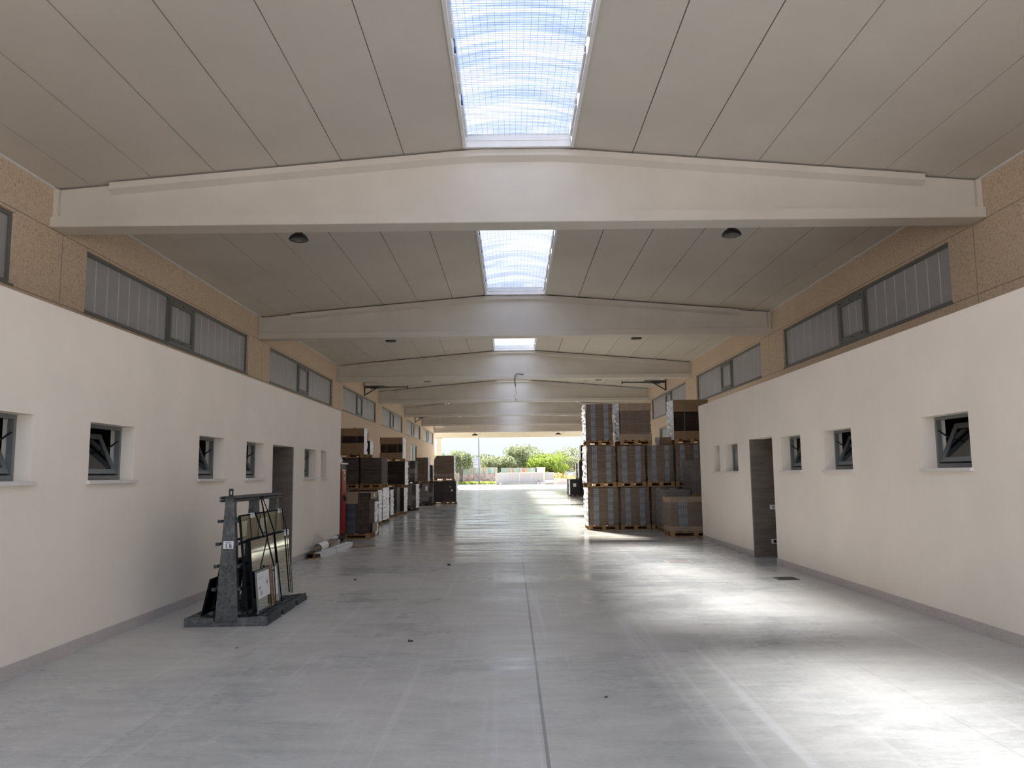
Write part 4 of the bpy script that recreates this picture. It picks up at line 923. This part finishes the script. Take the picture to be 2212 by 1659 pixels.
for v in m.v: v.x = max(-3.835, v.x+r.uniform(-.02, .02)); v.y += r.uniform(-.03, .03)
tag(m.build('crumpled_plastic', 'film_haze'), 'crumpled clear plastic against the wall above the packing leftovers', 'plastic wrap')
# ------------------------------------------------------------------ outside: gate, fences, wall, sign, pole, trees
def panel_gate(name, label, x0, x1, y, z1, nd, cat='gate', low=0):
    o = thing(name, label, cat, ((x0+x1)/2, y, -.01))
    m = MB(); t = .09; m.box((x0, y, .12), (x1, y+.08, .12+t)); m.box((x0, y, z1-t), (x1, y+.08, z1)); m.box((x0, y, .3), (x1, y+.06, .35))
    for i in range(nd+1): x = x0+(x1-x0-t)*i/nd; m.box((x, y-.01, -.01), (x+t, y+.09, z1))
    m.build('gate_frame', 'gate_frame', o)
    m = MB(); m.box((x0+.05, y+.03, .35), (x1-.05, y+.05, z1-t)); m.build('mesh_panel', 'gate_mesh', o)
    if low: m = MB(); m.box((x0+.05, y+.025, .12), (x1-.05, y+.055, .62)); m.build('kick_plate', 'sill', o)
    return o
o = panel_gate('sliding_gate', 'long cream sliding gate with mesh panels across the yard', -2.37, 4.62, 116.0, 1.78, 4)
m = MB(); m.tube([(3.95, 115.9, .0), (3.85, 115.9, .62)], .04, 6); m.tube([(4.1, 115.9, .3), (4.15, 115.9, .0)], .03, 6); m.build('gate_catch', 'pole', o)
panel_gate('side_gate', 'short cream gate panel right of the long sliding gate', 4.72, 6.15, 116.4, 1.75, 1, low=1)
o = thing('utility_kiosk', 'white utility kiosk standing behind the right end of the sliding gate', 'kiosk', (4.6, 119, 0))
m = MB(); m.box((3.75, 118.7, -.06), (4.95, 119.7, 2.48)); m.build('kiosk_body', 'white_paint', o); m = MB(); m.box((3.65, 118.6, 2.48), (5.05, 119.8, 2.54)); m.build('kiosk_roof', 'sign', o)
m = MB(); m.box((3.85, 118.675, .3), (4.85, 118.7, 2.3)); m.build('kiosk_door', 'sign', o)
def board_fence(name, label, x0, x1, y, z0, z1, n, cat='fence'):
    o = thing(name, label, cat, ((x0+x1)/2, y, z0))
    m = MB(); m.box((x0, y, z0), (x1, y+.04, z1-.04)); m.build('coloured_panel', 'fence_coloured', o)
    m = MB(); m.box((x0, y-.02, z1-.05), (x1, y+.06, z1))
    for i in range(n+1): x = x0+(x1-x0)*i/n; m.box((x-.05, y-.03, z0-.02), (x+.05, y-.005, z1))
    m.build('fence_post', 'gate_frame', o)
    return o
m = MB(); m.box((-24, 122.0, -.08), (-2.2, 122.5, 1.60)); tag(m.build('rubble_wall', 'stone'), 'low reddish rubble stone wall behind the planting strip', 'wall')
board_fence('board_fence', 'green and rust coloured board fence on top of the stone wall', -7.4, -2.25, 122.2, 1.60, 2.62, 7)
board_fence('board_fence', 'coloured board fence with cream posts above the sliding gate', -1.6, 3.6, 123.2, -.05, 2.52, 7)
o = thing('signboard', 'pale square signboard behind the street pole', 'sign', (-5.2, 121.0, 0))
m = MB(); m.box((-5.85, 121.0, 2.62), (-4.78, 121.06, 4.15))
m.build('sign_panel', 'sign', o)
m = MB()
for z in (3.0, 3.38, 3.76): m.box((-5.85, 120.985, z), (-4.78, 120.998, z+.05))
m.build('slat_line', 'pole', o)
m = MB()
for x in (-5.8, -4.86): m.tube([(x, 121.09, -.08), (x, 121.09, 4.2)], .035, 6)
m.build('sign_post', 'pole', o)
o = thing('street_pole', 'tall grey street pole beyond the open end', 'pole', (-4.95, 118.9, 0))
m = MB(); m.tube([(-4.86, 118.9, -.06), (-4.86, 118.9, 2.3), (-4.93, 118.9, 7.5)], [.12, .10, .075], 10); m.build('pole_shaft', 'pole', o, smooth=True)
m = MB(); m.lathe((-4.86, 118.9, -.06), [(.2, 0), (.2, .1), (.14, .22)], 10); m.build('pole_foot', 'pole', o)
m = MB(); m.box((-40, 118.45, -.05), (-2.4, 118.7, .10)); tag(m.build('kerb', 'sill'), 'pale kerb along the planting strip beyond the yard', 'kerb')
def leafmesh(m, c, rx, ry, rz, n, s, r, lumps=9, drop=.25):
    cs = []
    for _ in range(lumps):
        t, z = r.uniform(0, 2*PI), r.uniform(-.55, .75); q = math.sqrt(1-z*z)*r.uniform(.35, .8); cs.append(Vector((math.cos(t)*q, math.sin(t)*q, z*.8)))
    for i in range(n):
        k = r.choice(cs); d = Vector((r.gauss(0, 1), r.gauss(0, 1), r.gauss(0, 1))).normalized()*r.uniform(.1, 1)**.5*.42
        p = k+d; P = Vector((c[0]+p.x*rx, c[1]+p.y*ry, c[2]+p.z*rz))
        u = Vector((r.gauss(0, 1), r.gauss(0, 1), r.gauss(0, 1))).normalized(); w = u.orthogonal().normalized(); ss = s*r.uniform(.5, 1.2)
        m.quad(P-u*ss-w*ss*.35, P+u*ss*.2-w*ss*.5, P+u*ss+w*ss*.2, P-u*ss*.3+w*ss*.5)
def tree(x, y, h, wd, label, mat='olive', seed=1, trunk=.35, fork=True, n=2600, cat='tree'):
    r = random.Random(seed); o = thing('olive_tree' if mat == 'olive' else 'green_tree', label, cat, (x, y, -.06), group='trees beyond the yard')
    zt = h*.38; m = MB()
    m.tube([(x, y, -.07), (x+.1*r.uniform(-1, 1), y, zt*.5), (x+.2*r.uniform(-1, 1), y, zt)], [trunk*1.25, trunk*.9, trunk*.7], 9)
    for k in range(5 if fork else 3):
        a = 2*PI*k/5+r.uniform(-.4, .4); e = (x+math.cos(a)*wd*.55, y+math.sin(a)*wd*.5, h*r.uniform(.6, .82))
        m.tube([(x, y, zt*.8), (x+math.cos(a)*wd*.22, y+math.sin(a)*wd*.2, zt*1.25), e], [trunk*.6, trunk*.38, trunk*.12], 7)
    m.build('trunk', 'bark', o, smooth=True)
    m = MB(); leafmesh(m, (x, y, h*.64), wd*1.25, wd*1.1, h*.40, n, .20, r, 12); m.build('crown', mat, o)
tree(-7.75, 120.6, 4.9, 1.6, 'olive tree with forked trunk at the left edge of the doorway view', seed=2, trunk=.28)
tree(-10.5, 128, 5.4, 3.0, 'olive tree behind the dark pallet stacks, partly covered by them', seed=12)
tree(-5.0, 131, 4.9, 3.0, 'olive tree behind the signboard', seed=3)
tree(-2.4, 126.5, 4.7, 2.5, 'olive tree left of the sliding gate, hanging over the board fence', seed=4)
tree(.2, 128.5, 6.1, 2.6, 'tallest olive tree above the sliding gate', seed=5)
tree(2.4, 134, 6.4, 2.8, 'olive tree right of the tallest one, behind the board fence', seed=6)
tree(-8.6, 136, 4.9, 2.8, 'yellowish green tree left of the signboard', 'lime', seed=13)
tree(6.3, 126.5, 5.0, 3.0, 'bright green tree behind the kiosk', 'lime', seed=7, trunk=.3, n=3200)
tree(3.9, 129.0, 4.6, 1.9, 'bright green small tree just left of the kiosk', 'lime', seed=17, trunk=.2)
tree(10.9, 133, 6.1, 3.2, 'grey green olive tree at the right edge of the doorway view', seed=8, trunk=.45)
tree(8.9, 140, 5.3, 2.6, 'olive tree half hidden behind the bright green tree', seed=9)
tree(15.5, 131, 5.8, 3.0, 'olive tree beyond the far right black loads', seed=10)
for k, (x, y, lb) in enumerate(((-14.5, 132, 'olive tree seen through the gap beside the outer column'), (-12.5, 145, 'olive tree in the second row, behind the left column'), (5.5, 150, 'olive tree in the second row, behind the bright green tree'))): tree(x, y, 5.4, 3.0, lb, seed=30+k)
m = MB(); m.box((6.3, 118.0, -.06), (16, 118.4, .74)); m.box((6.25, 117.95, .74), (16.05, 118.45, .80)); tag(m.build('low_wall', 'pink_render'), 'low pinkish rendered wall right of the cream gates', 'wall')
for k, (x, y, hh, lb) in enumerate(((7.6, 131.5, 2.2, 'straw coloured bush under the bright green tree'), (11.5, 131.5, 2.0, 'straw coloured bush right of the bright green tree'), (15.4, 131.5, 2.3, 'straw coloured bush beside the far black loads'))):
    m = MB(); r = random.Random(60+k); leafmesh(m, (x, y, hh*.42), 1.9, 1.5, hh*.55, 900, .14, r, 10)
    m.tube([(x, y, -.06), (x, y, hh*.6)], .04, 5); tag(m.build('dry_bush', 'straw'), lb, 'bush', 'dry bushes beyond the yard')
m = MB(); r = random.Random(21)
for i in range(1700):
    x, y = r.uniform(-9.2, -2.45), r.uniform(119.2, 121.6); hh = r.uniform(.12, .62); a = r.uniform(0, PI); w = r.uniform(.05, .14); u = Vector((math.cos(a), math.sin(a), 0))*w; t = Vector((r.uniform(-.15, .15), r.uniform(-.15, .15), hh)); b = Vector((x, y, -.06)); m.quad(b-u*.4, b+u*.4, b+u+t, b-u+t)
tag(m.build('low_plants', 'herb'), 'low green plants growing in the strip before the stone wall', 'plants', kind='stuff')
m = MB()
for i in range(2600):
    x, y = r.uniform(5.5, 17), r.uniform(121, 128); hh = r.uniform(.5, 1.25); a = r.uniform(0, PI); w = r.uniform(.04, .12); u = Vector((math.cos(a), math.sin(a), 0))*w; t = Vector((r.uniform(-.3, .3), r.uniform(-.3, .3), hh)); b = Vector((x, y, -.06)); m.quad(b-u, b+u, b+u*.4+t, b-u*.4+t)
tag(m.build('dry_grass', 'straw'), 'tall dry straw grass right of the gates', 'grass', kind='stuff')
# ------------------------------------------------------------------ light: sun and sky
w = bpy.data.worlds.new('sky'); sc.world = w; w.use_nodes = True; nt = w.node_tree; bg = nt.nodes['Background']
tc = N(nt, 'ShaderNodeTexCoord'); sp = N(nt, 'ShaderNodeSeparateXYZ'); L(nt, tc.outputs['Generated'], sp.inputs[0])
base = ramp(nt, sp.outputs['Z'], [(0, (.355, .39, .41)), (.12, (.44, .53, .62)), (.4, (.40, .54, .84)), (1, (.28, .42, .82))])
mp = N(nt, 'ShaderNodeMapping'); mp.inputs['Scale'].default_value = (1, 1, 2.2); L(nt, tc.outputs['Generated'], mp.inputs['Vector'])
cl = noise(nt, mp.outputs[0], 2.2, 6, .6, .3)
cm = math_(nt, 'MULTIPLY', ramp(nt, cl, [(.46, (0, 0, 0)), (.66, (1, 1, 1))]), ramp(nt, sp.outputs['Z'], [(.1, (0, 0, 0)), (.35, (1, 1, 1))]))
L(nt, mixc(nt, cm, base, (1.15, 1.15, 1.17)), bg.inputs['Color']); bg.inputs['Strength'].default_value = .62
sl = bpy.data.lights.new('sun', 'SUN'); sl.energy = 6.8; sl.angle = math.radians(8.5); sl.color = (1, .93, .82)
so = bpy.data.objects.new('sun', sl); C.objects.link(so); so.location = (-10, 60, 40)
so.rotation_euler = Vector((.335, -.88, -1.0)).to_track_quat('-Z', 'Y').to_euler()
# ------------------------------------------------------------------ render look
sc.view_settings.view_transform = 'Standard'; sc.view_settings.look = 'None'; sc.view_settings.gamma = 1; sc.view_settings.use_curve_mapping = False
sc.view_settings.exposure = 2.0
cy = sc.cycles
cy.use_denoising = True; cy.max_bounces = 10; cy.diffuse_bounces = 6; cy.glossy_bounces = 4; cy.transmission_bounces = 6; cy.transparent_max_bounces = 16
cy.caustics_reflective = False; cy.caustics_refractive = False; cy.sample_clamp_indirect = 8
